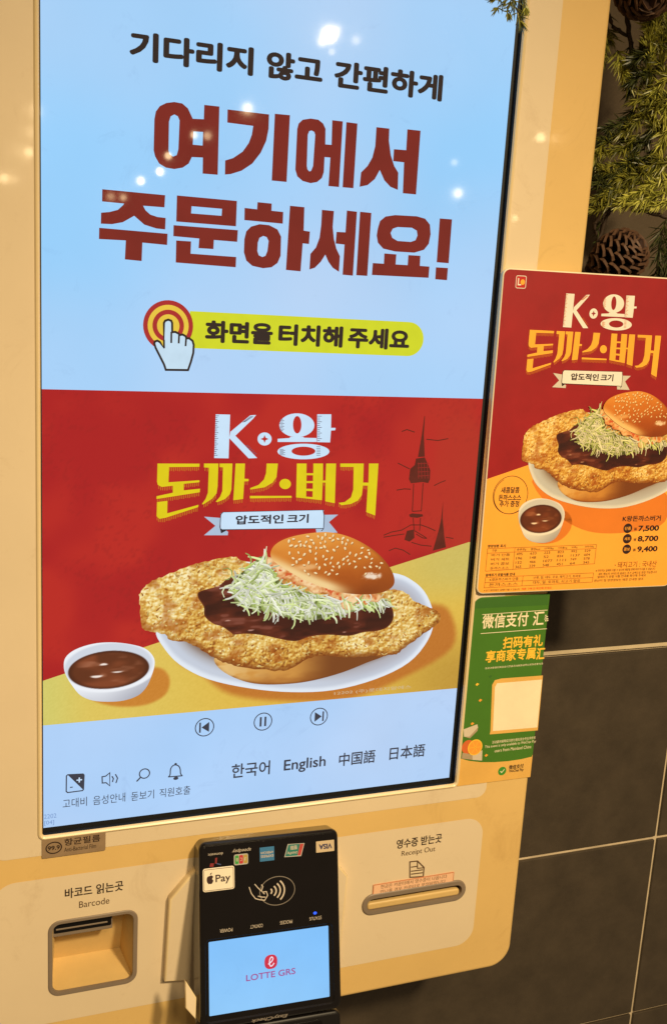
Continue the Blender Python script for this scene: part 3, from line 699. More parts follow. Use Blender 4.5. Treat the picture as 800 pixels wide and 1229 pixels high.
# ---- product title, ribbon and tower drawing (shared by display and board)
L1 = crop(180, 490, 5.333); L2 = crop(310, 490, 5.333)
YEL = [
 (L1, [(48,353),(317,354),(316,374),(122,376),(118,473),(316,460),(316,473),(216,483),(216,525),(320,514),(318,537),(42,580),(42,562),(146,540),(146,495),(75,503),(50,490),(45,470)], []),
 (L1, [(45,600),(112,592),(110,672),(310,617),(308,632),(100,700),(60,707),(42,690)], []),
 (L1, [(345,353),(437,353),(432,500),(425,545),(395,580),(340,615),(332,612),(355,580),(370,540),(376,380),(345,378)], []),
 (L1, [(445,353),(527,353),(520,520),(510,550),(480,580),(430,600),(420,597),(448,565),(462,530),(466,378),(445,376)], []),
 (L1, [(547,353),(607,353),(603,450),(630,452),(630,466),(602,468),(595,580),(532,588)], []),
 (L2, [(52,353),(124,353),(115,440),(90,475),(40,505),(-53,520),(-53,510),(0,490),(35,455),(48,415)], []),
 (L2, [(170 + 37 * math.cos(k * .2618), 484 + 33 * math.sin(k * .2618)) for k in range(24)], []),
 (L2, [(-55,560),(210,560),(212,572),(-55,576)], []),
 (L2, [(245,353),(307,353),(306,415),(350,415),(350,353),(412,353),(411,462),(428,462),(432,353),(495,353),(487,607),(426,595),(427,475),(410,475),(405,588),(240,570)], [[(307,428),(348,428),(348,465),(306,465)], [(306,478),(347,478),(347,515),(305,514)], [(305,528),(346,530),(345,568),(304,565)]]),
 (L2, [(522,353),(672,353),(668,475),(690,475),(702,476),(705,353),(766,353),(745,686),(688,664),(698,495),(667,494),(660,555),(635,590),(590,612),(530,620),(510,605),(550,600),(590,570),(605,520),(608,375),(522,375)], [])]
def L2e(cx, cy, rx, ry): return [(cx + rx * math.cos(k * .2094), cy + ry * math.sin(k * .2094)) for k in range(30)]
WHI = [
 (L1, [(420,38),(512,40),(502,320),(410,318)], []), (L1, [(514,150),(640,45),(678,42),(660,65),(545,175),(685,318),(630,320),(506,190)], []),
 (L1, L2e(732, 196, 45, 42), [[(732,170),(739,188),(758,196),(739,204),(732,222),(725,204),(706,196),(725,188)]]),
 (L2, L2e(245, 108, 112, 76), [L2e(247, 105, 27, 56)]),
 (L2, [(203,182),(288,182),(290,188),(370,190),(372,215),(122,215),(122,195),(198,190)], []),
 (L2, [(375,38),(465,38),(463,125),(492,125),(490,140),(463,142),(457,218),(374,216)], []), (L2, L2e(287, 276, 166, 50), [L2e(287, 274, 76, 29)])]
def product_title(mw, my, mt, mk, h):
    def fn(b):
        for f, p, hs in YEL:
            q = ccw(f(p)); b.poly(q, my, h + .12, [f(x) for x in hs])
            for i in range(len(q)):              # hatching under every lower edge
                a, c = q[i], q[(i + 1) % len(q)]; L = math.hypot(c[0] - a[0], c[1] - a[1])
                if c[0] - a[0] > .4 * L and L > 2:
                    n = max(1, int(L / 1.35))
                    for k in range(n):
                        t = (k + .5) / n; x, y = a[0] + (c[0] - a[0]) * t, a[1] + (c[1] - a[1]) * t
                        b.poly([(x - .28, y - 2.6 - (k % 3) * .25), (x + .22, y - 2.6 - (k % 3) * .25), (x + .32, y - .3), (x - .25, y - .3)], mt, h + .06)
        for k, (f, p, hs) in enumerate(WHI): b.poly(f(p), mw, h + .12 + (.03 if k == 4 else 0), [f(x) for x in hs])
        for k in range(22):                      # ruler ticks on the strokes
            y = 48 + k * 12
            b.stroke(L1([(419 - k * .4, y), (432 - k * .4 + 8 * (k % 3 == 0), y)]), .45, mk, h + .2)
            if k < 14: b.stroke(L2([(376, 50 + k * 12), (392 + 12 * (k % 3 == 0), 50 + k * 12)]), .45, mk, h + .2)
            if k < 9: b.stroke(L2([(140 - 3 * (k % 4), 70 + k * 9), (156 + 8 * (k % 2), 70 + k * 9)]), .4, mk, h + .2)
            if k < 6: b.stroke(L2([(135, 262 + k * 7), (160 + 10 * (k % 2), 262 + k * 7)]), .4, mk, h + .2); b.stroke(L2([(370, 245 + k * 11), (395, 245 + k * 11)]), .4, mk, h + .2)
            if k < 7: b.stroke(L1([(612 + k * 9 - 3, 232 + k * 9 + 8), (628 + k * 9, 236 + k * 9)]), .4, mk, h + .2); b.stroke(L1([(590 + k * 8, 88 - k * 6), (612 + k * 8, 84 - k * 5)]), .45, mk, h + .2)
    return fn
def ribbon(mw, ms, mk, h):
    def fn(b):
        b.poly(L1([(345,693),(460,702),(450,760),(500,790),(497,812),(345,812),(418,752)]), ms, h); b.poly(L2([(405,682),(508,680),(450,728),(505,795),(370,797),(366,770),(410,745)]), ms, h)
        b.poly(L1([(455,800),(447,770),(470,700),(500,775)]), mk, h + .03)
        b.poly(L1([(466,664),(1110,650),(1108,768),(466,776),(452,768),(454,672)]), mw, h + .06)
        b.stroke(L1([(466,664),(1110,650)]), .35, mk, h + .1); b.stroke(L1([(466,776),(1108,768)]), .5, mk, h + .1)
        for f, p in ((L1, [(466,664),(452,680),(447,760),(455,795),(468,776)]), (L2, [(412,650),(420,690),(415,770),(402,785)])): b.stroke(f(p), .6, mk, h + .1)
        v0 = S_(283, 629.6)[1]; v1 = S_(283, 618.4)[1]
        b.text('압도적인', (S_(282.5, 625)[0], v0, S_(340, 624)[0], v1), mk, h + .12, .026); b.text('크기', (S_(344, 624)[0], v0, S_(370, 623)[0], v1), mk, h + .12, .026)
    return fn
M_Y = lit((222, 202, 20), .05); M_W = lit((200, 226, 248), .03); M_TICK = lit((200, 120, 30)); M_KB = lit((40, 36, 48)); M_RB = lit((170, 190, 214)); M_TK = lit((96, 90, 110))
flat('product_title_text', product_title(M_W, M_Y, M_TICK, M_TK, .3)); flat('ribbon_banner', ribbon(M_W, M_RB, M_KB, .35))
T3 = crop(460, 490, 6.467)
def tower(md, ml, h):
    def fn(b):
        b.poly(T3([(320,60),(311,200),(318,375),(265,378),(296,200),(315,60)]), md, h)
        b.poly(T3([(250,390),(318,380),(345,440),(360,480),(358,550),(345,580),(300,572),(210,582),(195,550),(205,470),(240,440)]), md, h + .05)
        for k in range(4): b.stroke(T3([(270 + k * 22, 420), (270 + k * 24, 545)]), .5, ml, h + .1); b.stroke(T3([(262, 430 + k * 32), (350, 425 + k * 32)]), .5, ml, h + .1)
        for q in ([(232,585),(222,800)], [(305,580),(291,800)], [(222,800),(292,795)], [(285,850),(278,950)], [(228,850),(236,950)], [(240,950),(330,1005)], [(0,985),(60,960),(140,945),(210,905),(290,905),(345,925),(400,950)], [(0,1000),(90,985),(160,975)], [(40,1105),(90,1085),(150,1100),(205,1135)], [(215,1040),(290,1062),(370,1070)], [(250,975),(300,1005),(335,1010)], [(480,1000),(540,1010)], [(140,180),(180,165),(240,185)], [(330,240),(420,250),(500,235)], [(110,425),(150,445),(200,470)], [(390,600),(440,575),(480,560)], [(100,635),(160,625),(210,628)]):
            b.stroke(T3(q), .75, md, h)
        b.poly(T3([(195,825),(220,815),(300,822),(305,838),(262,850),(205,845)]), md, h + .05); b.poly(T3([(180,950),(235,940),(238,1005),(200,1035),(160,1020)]), md, h + .05)
        b.poly(T3([(460,715),(456,850),(470,1000),(482,1078),(380,1105),(396,1050),(430,930),(446,850)]), md, h + .05)
    return fn
flat('tower_drawing', tower(lit((92, 30, 22), .2), lit((150, 40, 34)), .25))
def code(b):
    u0, v0 = S_(400, 834); b.text('12202 (주)롯데지알에스', (u0, v0, S_(492, 826)[0], v0 + 3.4), lit((206, 186, 150)), 1.6, 0)
flat('small_print_text', code)

# ---- control panel under the display
b = MB(FRONT); PAN = rrect(-37, -164, 371.2, -38.8, 17, 8)
b.poly(PAN, M_PANEL, .25, [bar, rs_in]); panel = b.obj('control_panel', kiosk)
def fbox(bl, tr): return box(bl, tr, FRONT)
def ftext(b, s, bl, x1, y1, hh, mat, bold):
    u0, v0 = FRONT.uv(*bl); b.text(s, (u0, v0, FRONT.uv(x1, y1)[0], v0 + hh), mat, .45, bold)
b = MB(FRONT); ftext(b, '바코드 읽는곳', (78, 1078.5), 148, 1066, 8.6, M_TXT, .014); ftext(b, 'Barcode', (95, 1089.5), 131.5, 1082, 5.6, M_TXT2, .004); b.obj('barcode_label', panel)
b = MB(FRONT); ftext(b, '영수증 받는곳', (475, 1018.8), 529.5, 1007, 8.8, M_TXT, .014); ftext(b, 'Receipt Out', (481, 1029.2), 521.5, 1022, 6.4, M_TXT2, .004); b.obj('receipt_label', panel)
D_ = lambda pts: [FRONT.uv(430 + a / 5.714, 990 + c / 5.714) for a, c in pts]
b = MB(FRONT); b.stroke(D_([(350,252),(402,246),(447,290),(442,352),(350,358)]), 1.1, M_TXT2, .45, closed=True); b.stroke(D_([(402,246),(402,296),(446,292)]), .9, M_TXT2, .5)
for y in (288, 316, 336): b.stroke(D_([(358, y), (400 if y < 300 else 438, y - 6 if y < 300 else y - 10)]), 1.0, M_TXT2, .5)
b.obj('receipt_icon', panel)
# barcode window: grey rim, deep recess, scanner glass
b = MB(FRONT); b.slab(rrect(2.6, -141, 70.4, -75.8, 9, 6), M_GREY, .2, 1.3, bevel=.9, seg=3, holes=[bar], back=False); b.ring(ccw(bar), 1.3, ccw(bar), -1, M_GREY)
win = b.obj('barcode_window', kiosk, smooth_shade=True)
b = MB(Plane((0, 0, 0), X1, Z1)); R0 = ccw(bar)
def w3(u, v, y): return b.v(u, v, -y)
def quad(pts, mat): b.F.append([w3(*p) for p in pts]); b.M.append(b.mi(mat))
x0, z0, x1, z1 = 5.8, -137.5, 67.0, -78.5
b.ring(offset(R0, .6), 4.5, offset(R0, .6), 3.0, M_RECESS)
x0 -= .6; x1 += .6; z0 -= .6; z1 += .6; yf = -4.4; yt, yb = 14, 27
quad([(x0, z1, yf), (x1, z1, yf), (x1 - 5, z1 - 4, yt), (x0 + 5, z1 - 4, yt)], M_GREY)                     # top
quad([(x0, z0, yf), (x0 + 4, z0 + 7, yb), (x1 - 6, z0 + 7, yb), (x1, z0, yf)], M_RECESS)             # floor
quad([(x0, z0, yf), (x0, z1, yf), (x0 + 5, z1 - 4, yt), (x0 + 4, z0 + 7, yb)], M_RECESS)               # left
quad([(x1, z0, yf), (x1 - 6, z0 + 7, yb), (x1 - 5, z1 - 4, yt), (x1, z1, yf)], M_RECESS)               # right
quad([(x0 + 4, z0 + 7, yb), (x0 + 5, z1 - 4, yt), (x1 - 5, z1 - 4, yt), (x1 - 6, z0 + 7, yb)], M_RECESS)   # back
b.obj('recess', win)
SCAN = Plane((0, 2, 0), X1, Z1)
b = MB(SCAN); b.slab(rrect(6.5, -95, 52, -78.9, 1, 2), M_GREY, -10, 0, bevel=.8); b.slab(rrect(7.5, -91.5, 51, -79.2, 1, 2), M_DARK, -1, .6, bevel=.3); b.slab(rrect(9, -88.6, 48, -87.4, .4, 2), M_GREY, 0, 1.0, bevel=.2)
b.obj('scanner_glass', win)
# receipt slot
b = MB(FRONT); b.slab(rrect(SL0, -117.2, SL1, -97.0, 10.0, 10), M_GREY, .2, 1.8, bevel=1.2, seg=3, holes=[rs_in], back=False); b.ring(ccw(rs_in), 1.8, ccw(rs_in), -14, M_GREY)
slot = b.obj('receipt_slot', kiosk, smooth_shade=True)
b = MB(FRONT); b.poly(offset(ccw(rs_in), .3), M_DARK, -14); b.obj('slot_opening', slot)
b = MB(Plane((0, -5, 0), X1, Z1)); b.slab(rrect(SL0 + 5.5, -112.8, SL1 - 5.5, -106.4, 2.6, 5), M_RECESS, -12, .2, bevel=1.6, seg=3); b.obj('metal_lip', slot, smooth_shade=True)

# ---- bracket that carries the card reader
BR = Plane((0, -12, 0), X1, Z1); bb = lambda pts: [BR.uv(a, c) for a, c in pts]
b = MB(BR); o_ = bb([(245, 1034), (228, 1052), (204, 1080), (197.5, 1179), (224, 1177.5), (240, 1250), (400, 1225), (411, 1118), (417.5, 1052), (409, 1042), (400, 1020)])
b.slab(o_, M_PANEL, -7, 0, bevel=1.4, seg=3, edge=M_LIP); bracket = b.obj('reader_bracket', kiosk, smooth_shade=True)

# ------------------------------------------------------------------ printed menu board beside the screen
P_INK = ink_mat('print')
def pr(rgb): return paint('board_ink', rgb, rough=.42, var=.05, scale=60)
Pw, Ph = 184.0, 260.5
_bw = BOARD.uv
M_RED = paint('board_red_ink', (.31, .0125, .016), rough=.38, var=.10, scale=40, linear=True)
M_ORA = paint('board_orange_ink', (.95, .40, .050), rough=.38, var=.04, scale=40, linear=True)
M_ORS = paint('board_orange_deep_ink', (.72, .20, .025), rough=.38, var=.05, linear=True)
M_EDGE = paint('foam_board_edge', (.80, .70, .50), rough=.6, linear=True)
M_PY = paint('board_gold_ink', (.90, .42, .040), rough=.4, linear=True); M_PW = paint('board_white_ink', (.82, .76, .66), rough=.4, linear=True)
M_PK = paint('board_dark_ink', (.035, .014, .012), rough=.4, linear=True); M_PH = paint('board_hatch_ink', (.62, .16, .02), rough=.4, linear=True)
M_PR = paint('board_ribbon_ink', (.62, .56, .46), rough=.4, linear=True)
bx, by, bz_ = (BOARD.o + BOARD.ez * 0) * MM
board = empty('menu_board', (float(bx), float(by), float(bz_)), 'red and orange printed burger menu board with rounded corners hung beside the kiosk screen', 'menu board')
out = rrect(0, 0, Pw, Ph, 6, 8)
b = MB(BOARD); b.slab(out, M_EDGE, -3.5, 0, bevel=.8, seg=3); b.obj('board_panel', board, smooth_shade=True)
face = offset(ccw(out), -1.0)
rl, rrg = _bw(584, 575), _bw(636.5, 557); sl = (rrg[1] - rl[1]) / (rrg[0] - rl[0]); cutv = lambda u: rl[1] + (u - rl[0]) * sl
def clip(poly, above):
    o = []; g = lambda p: (p[1] - cutv(p[0])) * (1 if above else -1)
    for i in range(len(poly)):
        a, c = poly[i - 1], poly[i]; ga, gc = g(a), g(c)
        if (ga >= 0) != (gc >= 0): t = ga / (ga - gc); o.append((a[0] + (c[0] - a[0]) * t, a[1] + (c[1] - a[1]) * t))
        if gc >= 0: o.append(c)
    return o
b = MB(BOARD); b.poly(clip(face, True), M_RED, .12); b.poly(clip(face, False), M_ORA, .12); b.obj('printed_face', board)
# plate and bowl shade as printed
W_ = lambda pts: [_bw(a, c) for a, c in pts]
b = MB(BOARD); b.poly(clip(smooth(W_([(640, 572), (660, 610), (690, 632), (722, 640), (765, 637), (797, 626), (796, 590), (720, 585)]), 4), False), M_ORS, .18)
b.poly(smooth(W_([(634, 640), (645, 652), (668, 650), (683, 637), (685, 622), (676, 613), (660, 620)]), 4), M_ORS, .18); b.obj('printed_shade', board)
pairs = [((68, 164.2), (628, 537)), ((166.7, 208.2), (717, 490)), ((190.6, 91.6), (716, 608.6)), ((199.4, 221.6), (760, 466)), ((157.6, 113.1), (697, 590)), ((111.2, 174.1), (664, 524))]
Am = np.array([[p[0], p[1], 1] for p, _ in pairs]); T_ = np.array([_bw(*q) for _, q in pairs])
sol, *_x = np.linalg.lstsq(Am, T_, rcond=None); AFF = (tuple(sol[:, 0]), tuple(sol[:, 1]))
bl_, br_ = _bw(621, 622), _bw(677, 612); bt_, bb2 = _bw(648, 598), _bw(652, 651.5)
su = (br_[0] - bl_[0]) / (79.8 - 14.7); BZ = np.array(BOWL); sv = (bt_[1] - bb2[1]) / (BZ[:, 1].max() - BZ[:, 1].min())
AFB = ((su, 0, bl_[0] - su * 14.7), (0, sv, bb2[1] - sv * BZ[:, 1].min()))
# the board is narrower than the picture: drop what would stick out over its right edge
def trimmed(me, aff, limit=Pw - 1.2):
    me = me.copy(); import bmesh
    bm = bmesh.new(); bm.from_mesh(me); (a, b_, c), _q = aff
    # plane  a*u + b*v + c = limit  in mesh space
    bmesh.ops.bisect_plane(bm, geom=bm.verts[:] + bm.edges[:] + bm.faces[:], dist=1e-7, plane_co=((limit - c) / a * MM, 0, 0), plane_no=(a, 0, b_), clear_outer=True)
    bm.to_mesh(me); bm.free(); return me
for me, nm in ((M_PLATE, 'plate_picture'), (M_BUNB, 'lower_bun_picture'), (M_CUT, 'cutlet_picture'), (M_SAU, 'sauce_picture'), (M_CAB, 'cabbage_picture'), (M_MAY, 'dressing_picture'), (M_BUN, 'sesame_bun_picture')):
    place_pic(trimmed(me, AFF), nm, BOARD, board, P_INK, AFF)
place_pic(M_BOWL, 'sauce_bowl_picture', BOARD, board, P_INK, AFB)
k0, k1 = _bw(678.6, 352), _bw(786.7, 452.6); a0_, a1_ = S_(258.7, 497), S_(449.7, 618.6)
lu, lv = (k1[0] - k0[0]) / (a1_[0] - a0_[0]), (k1[1] - k0[1]) / (a1_[1] - a0_[1])
LX = lambda u, v: (k0[0] + (u - a0_[0]) * lu, k0[1] + (v - a0_[1]) * lv)
flat('product_title_text', product_title(M_PW, M_PY, M_PH, M_PH, .2), board, BOARD, LX)
r0, r1 = _bw(657, 455.5), _bw(755, 456); q0, q1 = S_(246, 627), S_(405, 625)
flat('ribbon_banner', ribbon(M_PW, M_PR, M_PK, .35), board, BOARD, lambda u, v: (_bw(663, 456)[0] + (u - q0[0]) * (_bw(756, 452)[0] - _bw(663, 456)[0]) / (q1[0] - q0[0]), _bw(708, 455)[1] + (v - (q0[1] + q1[1]) / 2) * .80))
b = MB(BOARD); q = _bw(624.5, 338.5); b.slab(rrect(q[0] - 4.2, q[1] - 4.6, q[0] + 4.2, q[1] + 4.6, 1.2, 4), pr((188, 30, 24)), 0, .2, back=False)
b.stroke(rrect(q[0] - 4.2, q[1] - 4.6, q[0] + 4.2, q[1] + 4.6, 1.2, 4), .5, M_PW, .3, closed=True); b.text('L', (q[0] - 2.8, q[1] - 2.6, q[0] + .2, q[1] + 2.8), M_PW, .3, .02); b.poly(ell(q[0] + 1.4, q[1], 1.9, 2.1, 16), M_PY, .32); b.obj('corner_emblem', board)
# sauce offer oval
b = MB(BOARD); c = _bw(612, 594); b.stroke(ell(c[0], c[1], 15.4, 15.6, 48), .45, M_PK, .25, closed=True); b.stroke(ell(c[0] + .6, c[1] - .5, 15.2, 15.2, 48)[16:42], .4, M_PK, .27)
for s, bl, tr in (('새콤달콤', (600.5, 592), (622.5, 583.5)), ('돈까스소스', (597.5, 601), (624.5, 592)), ('추가 증정', (598.5, 608.5), (622, 600))):
    u0, v0 = _bw(*bl); b.text(s, (u0, v0, _bw(tr[0], bl[1] - 2)[0], v0 + 5.2), M_PK, .25, .016)
b.obj('offer_text', board)
# prices
b = MB(BOARD); u0, v0 = _bw(746, 626); b.text('K왕돈까스버거', (u0, v0, _bw(792, 622)[0], v0 + 5.0), M_PK, .25, .018)
for s, t, y in (('단품', '7,500', 634), ('세트', '8,700', 646.5), ('콤보', '9,400', 659)):
    c = _bw(752.5 - (y - 634) * .05, y); b.poly(ell(c[0], c[1], 4.2, 4.2, 28), M_PK, .25); b.text(s, (c[0] - 2.9, c[1] - 1.4, c[0] + 2.9, c[1] + 1.4), M_ORA, .32, .01)
    u0, v0 = c[0] + 6.3, c[1] - 2.8; b.text('₩', (u0, v0 + .4, u0 + 2.6, v0 + 3.4), M_PK, .25, .0); b.text(t, (u0 + 4, v0 - .6, _bw(790 - (y - 634) * .08, y)[0], v0 + 5.0), M_PK, .25, .03)
b.obj('price_text', board)
b = MB(BOARD); u0, v0 = _bw(740, 681.5); b.text('돼지고기 : 국내산', (u0, v0, _bw(787, 677)[0], v0 + 5.4), pr((120, 44, 20)), .25, -.012); b.poly(ell(u0 - 2.5, v0 + 2.5, .5, .5, 10), M_PK, .25)
rs = random.Random(4); HG = '가나다라마바사아자차카타파하거너더러머버서어저처고노도로모보소오조초구누두루무부수우주추'
def gib(n): return ''.join(rs.choice(HG) if rs.random() < .84 else ' ' for _ in range(n))
def line(b, s, bl, x1, hh, mat, bold=0.0):
    u0, v0 = _bw(*bl); b.text(s, (u0, v0, _bw(x1, bl[1] - 1.5)[0], v0 + hh), mat, .25, bold)
line(b, '※ 이미지는 실제와 다를 수 있으며 매장별 판매 여부가 다를 수 있습니다', (714, 686.5), 785, 2.3, M_PK); line(b, '세트 메뉴의 사이드와 음료는 추가 금액으로 변경 가능합니다', (717, 690.5), 787, 2.3, M_PK)
line(b, '알레르기 유발 식품 안내를 확인해 주세요', (716, 694), 774, 2.3, M_PK); line(b, '원산지 및 영양정보는 매장 안내판 참조', (712, 698.5), 771, 2.3, M_PK)
b.obj('small_print_text', board)
# nutrition tables
def table(rect, rows, cols, first, words):
    def fn(b):
        tl, tr, br, bl = [_bw(*q) for q in rect]
        pt = lambda s, t: ((tl[0] * (1 - s) + tr[0] * s) * (1 - t) + (bl[0] * (1 - s) + br[0] * s) * t, (tl[1] * (1 - s) + tr[1] * s) * (1 - t) + (bl[1] * (1 - s) + br[1] * s) * t)
        mt = pr((120, 48, 16)); b.stroke([pt(0, 0), pt(1, 0), pt(1, 1), pt(0, 1)], .32, mt, .22, closed=True); b.stroke([pt(first, 0), pt(first, 1)], .3, mt, .24)
        if words: b.stroke([pt(0, 1 / rows), pt(1, 1 / rows)], .3, mt, .24)
        else: b.stroke([pt(0, .5), pt(1, .5)], .3, mt, .24)
        for r in range(rows):
            for c in range(cols):
                s0 = .04 if c == 0 else first + (1 - first) * (c - 1 + .15) / (cols - 1); s1 = first - .04 if c == 0 else first + (1 - first) * (c - 1 + .82) / (cols - 1)
                a = pt(s0, (r + .78) / rows); c2 = pt(s1, (r + .22) / rows)
                s = words[0][c] if words and r == 0 else (words[1][r] if words and c == 0 else (str(rs.randint(12, 1180)) if words else (('K왕돈까스버거 단품', '돈까스소스')[r] if c == 0 else ('난류, 밀, 대두, 우유, 돼지고기, 토마토', '대두, 밀, 토마토, 쇠고기 함유')[r])))
                b.text(s, (a[0], a[1], c2[0] if len(s) > 3 else min(c2[0], a[0] + 3.2 * len(s) ** .5), c2[1]), M_PK, .25, 0)
    return fn
flat('nutrition_table', table([(584.5, 658.5), (715, 653.5), (712.5, 676.5), (582, 685.5)], 5, 7, .245, (('구분', '총중량g', '열량kcal', '단백질g', '나트륨mg', '당류g', '포화지방g'), ('', '버거 단품', '버거 세트', '버거 콤보', '돈까스소스'))), board, BOARD)
flat('allergy_table', table([(582, 693), (711.5, 687.5), (710, 698.5), (580.5, 705.5)], 2, 2, .34, None), board, BOARD)
b = MB(BOARD); line(b, '영양성분 표시', (584.5, 657.3), 606, 2.6, M_PK, .02); b.obj('nutrition_heading_text', board); b = MB(BOARD); line(b, '알레르기 유발식품 안내', (582, 692), 617, 2.6, M_PK, .02); line(b, '※ 상기 영양성분은 실제와 다를 수 있습니다', (580, 710), 623, 1.8, M_PK); line(b, '제품 구매 전 확인해 주세요', (625, 708), 661, 1.8, pr((210, 30, 20))); b.obj('table_heading_text', board)

# ------------------------------------------------------------------ green payment sheet folded round the edge of the kiosk
GS = Plane((0, -5.8, 0), X1, Z1); G = lambda pts: [GS.uv(540 + a / 4.917, 700 + c / 4.917) for a, c in pts]
M_GRN = paint('sheet_green_ink', (.060, .175, .018), rough=.4, var=.06, linear=True); M_GRN2 = paint('sheet_deep_green_ink', (.045, .14, .020), rough=.4, linear=True); M_GOLD = paint('sheet_gold_ink', (.74, .42, .10), rough=.45, linear=True)
M_CRM = paint('sheet_cream_ink', (.86, .74, .50), rough=.45, linear=True); M_GY = paint('sheet_yellow_ink', (.90, .52, .05), rough=.45, linear=True)
g0, g1, gv0, gv1 = 341.2, 413.0, -6.0, 163.0
sheet = empty('payment_sheet', (.378, -.0058, -.006), 'green and gold mobile payment sheet folded round the kiosk edge below the menu board', 'poster')
b = MB(GS); U = []
for k in range(7): U.append((g1 + .9 * math.sin(k / 6 * math.pi / 2) * 1.0, .0 - .9 * (1 - math.cos(k / 6 * math.pi / 2))))
prof = [(g0 + 4, 0)] + U + [(g1 + 1.0, -26)]
def strip(u, v0, v1, mat):
    for i in range(len(u) - 1):
        ids = [b.v(u[i][0], v0, u[i][1]), b.v(u[i + 1][0], v0, u[i + 1][1]), b.v(u[i + 1][0], v1, u[i + 1][1]), b.v(u[i][0], v1, u[i][1])]; b.F.append(ids); b.M.append(b.mi(mat))
strip(prof[1:], gv0 + 21, gv1, M_GRN); strip(prof[1:], gv0, gv0 + 21, M_GOLD)
# flat face: rounded on the left, wave between green and gold
wave = G([(62,1032),(110,1048),(180,1056),(260,1056),(340,1050),(420,1038),(505,1020)]); wave[0] = (g0, wave[0][1]); wave[-1] = (g1, wave[-1][1])
cor = [(g0 + 8 - 8 * math.cos(math.radians(a)), gv1 - 8 + 8 * math.sin(math.radians(a))) for a in range(0, 91, 10)]
b.poly(wave + [(g1, gv1)] + cor[::-1], M_GRN, 0); b.poly([(g0, gv0), (g1, gv0)] + wave[::-1], M_GOLD, 0); b.obj('printed_sheet', sheet)
_q = dict(plane=GS)
b = MB(GS); b.poly(G([(135,150),(140,118),(160,95),(578,62),(577,128)]), M_GRN2, .05); b.obj('top_band', sheet)
b = MB(GS)
b.stroke(G([(188,185),(572,158)]), .5, M_CRM, .12); b.stroke(G([(178,297),(568,268)]), .5, M_CRM, .12)
def gt(s, bl, tr, hh, mat, bold):
    p = G([bl, tr]); b.text(s, (p[0][0], p[0][1], p[1][0], p[0][1] + hh), mat, .12, bold)
gt('微信支付', (184,270), (455,250), 12.4, M_CRM, .014); gt('汇', (483,250), (547,245), 12.4, M_CRM, .014)
for q in ([(556,198),(574,196)], [(554,212),(576,209)], [(562,186),(560,225)], [(566,222),(576,218)]): b.stroke(G(q), 1.0, M_CRM, .12)
b.obj('sheet_heading_text', sheet); b = MB(GS)
gt('扫码有礼', (306,388), (542,372), 10.6, M_GY, .022); gt('享商家专属', (205,470), (498,450), 10.8, M_GY, .022); gt('汇', (503,452), (553,440), 10.8, M_GY, .022)
b.obj('offer_heading_text', sheet); b = MB(GS)
gt('活动详情请见微信支付页面活动规则说明以实际优惠为准', (202,508), (545,480), 1.8, M_CRM, 0)
b.obj('sheet_caption_text', sheet); b = MB(GS)
gt('活动最终解释权归财付通及其合作伙伴所有', (245,948), (500,925), 2.8, M_CRM, 0); b.obj('sheet_caption_text', sheet); b = MB(GS)
gt('This event is only available to WeChat Pay', (202,978), (502,950), 3.2, M_CRM, 0); b.obj('sheet_caption_text', sheet); b = MB(GS)
gt('users from Mainland China', (260,998), (475,975), 3.0, M_CRM, 0)
b.obj('sheet_notice_text', sheet)
b = MB(GS); fr = G([(246,600),(262,572),(300,562),(545,544),(515,868),(232,892),(236,870)]); b.poly(fr, M_GOLD, .08)
b.poly(G([(262,612),(275,590),(540,568),(512,850),(250,872)]), M_CRM, .14); b.obj('blank_panel', sheet)
b = MB(GS); M_BOX = paint('sheet_pale_ink', (.62, .52, .38), rough=.5, linear=True); M_BOX2 = paint('sheet_shade_ink', (.40, .30, .18), rough=.5, linear=True)
b.poly(G([(78,862),(158,832),(163,850),(112,905),(80,905)]), M_BOX, .1); b.poly(G([(80,905),(112,905),(163,850),(160,870),(115,915)]), M_BOX2, .13)
b.poly(G([(70,1000),(130,1010),(188,985),(186,1046),(130,1042),(66,1034)]), M_BOX, .16); b.poly(G([(130,1010),(70,1000),(66,1034),(130,1042)]), M_BOX2, .2)
b.poly(ell(*G([(104,966)])[0], 6.0, 6.4, 24), paint('sheet_red_ink', (.62, .13, .03), rough=.5, linear=True), .1); c = G([(145,968)])[0]; M_OR = paint('sheet_orange_ink', (.9, .34, .04), rough=.5, linear=True)
b.poly(ell(*c, 7.0, 7.4, 28), M_GY, .22); b.poly(ell(*c, 6.0, 6.4, 28), M_OR, .25)
for k in range(6): b.stroke([c, (c[0] + 5.6 * math.cos(k * 1.05), c[1] + 6 * math.sin(k * 1.05))], .35, M_GY, .28)
for q, mm_ in (((157,598), M_GY), ((175,692), M_OR), ((210,1017), M_OR), ((128,830), M_OR), ((235,552), M_GRN2)): c = G([q])[0]; b.poly([(c[0] - 1.5, c[1]), (c[0], c[1] - 1.2), (c[0] + 2, c[1] + .4), (c[0], c[1] + 1.6)], mm_, .12)
b.obj('gift_picture', sheet)
b = MB(GS); c = G([(305,1108)])[0]; b.poly(ell(*c, 4.0, 4.0, 28), paint('sheet_leaf_ink', (.05, .26, .03), rough=.4, linear=True), .12); b.stroke([(c[0] - 1.8, c[1] + .2), (c[0] - .4, c[1] - 1.4), (c[0] + 2, c[1] + 1.6)], .7, M_CRM, .18)
gt('微信支付', (344,1100), (430,1090), 4.2, M_PK, .014); gt('WeChat Pay', (344,1122), (430,1112), 3.4, M_PK, .014); b.obj('payment_emblem', sheet)

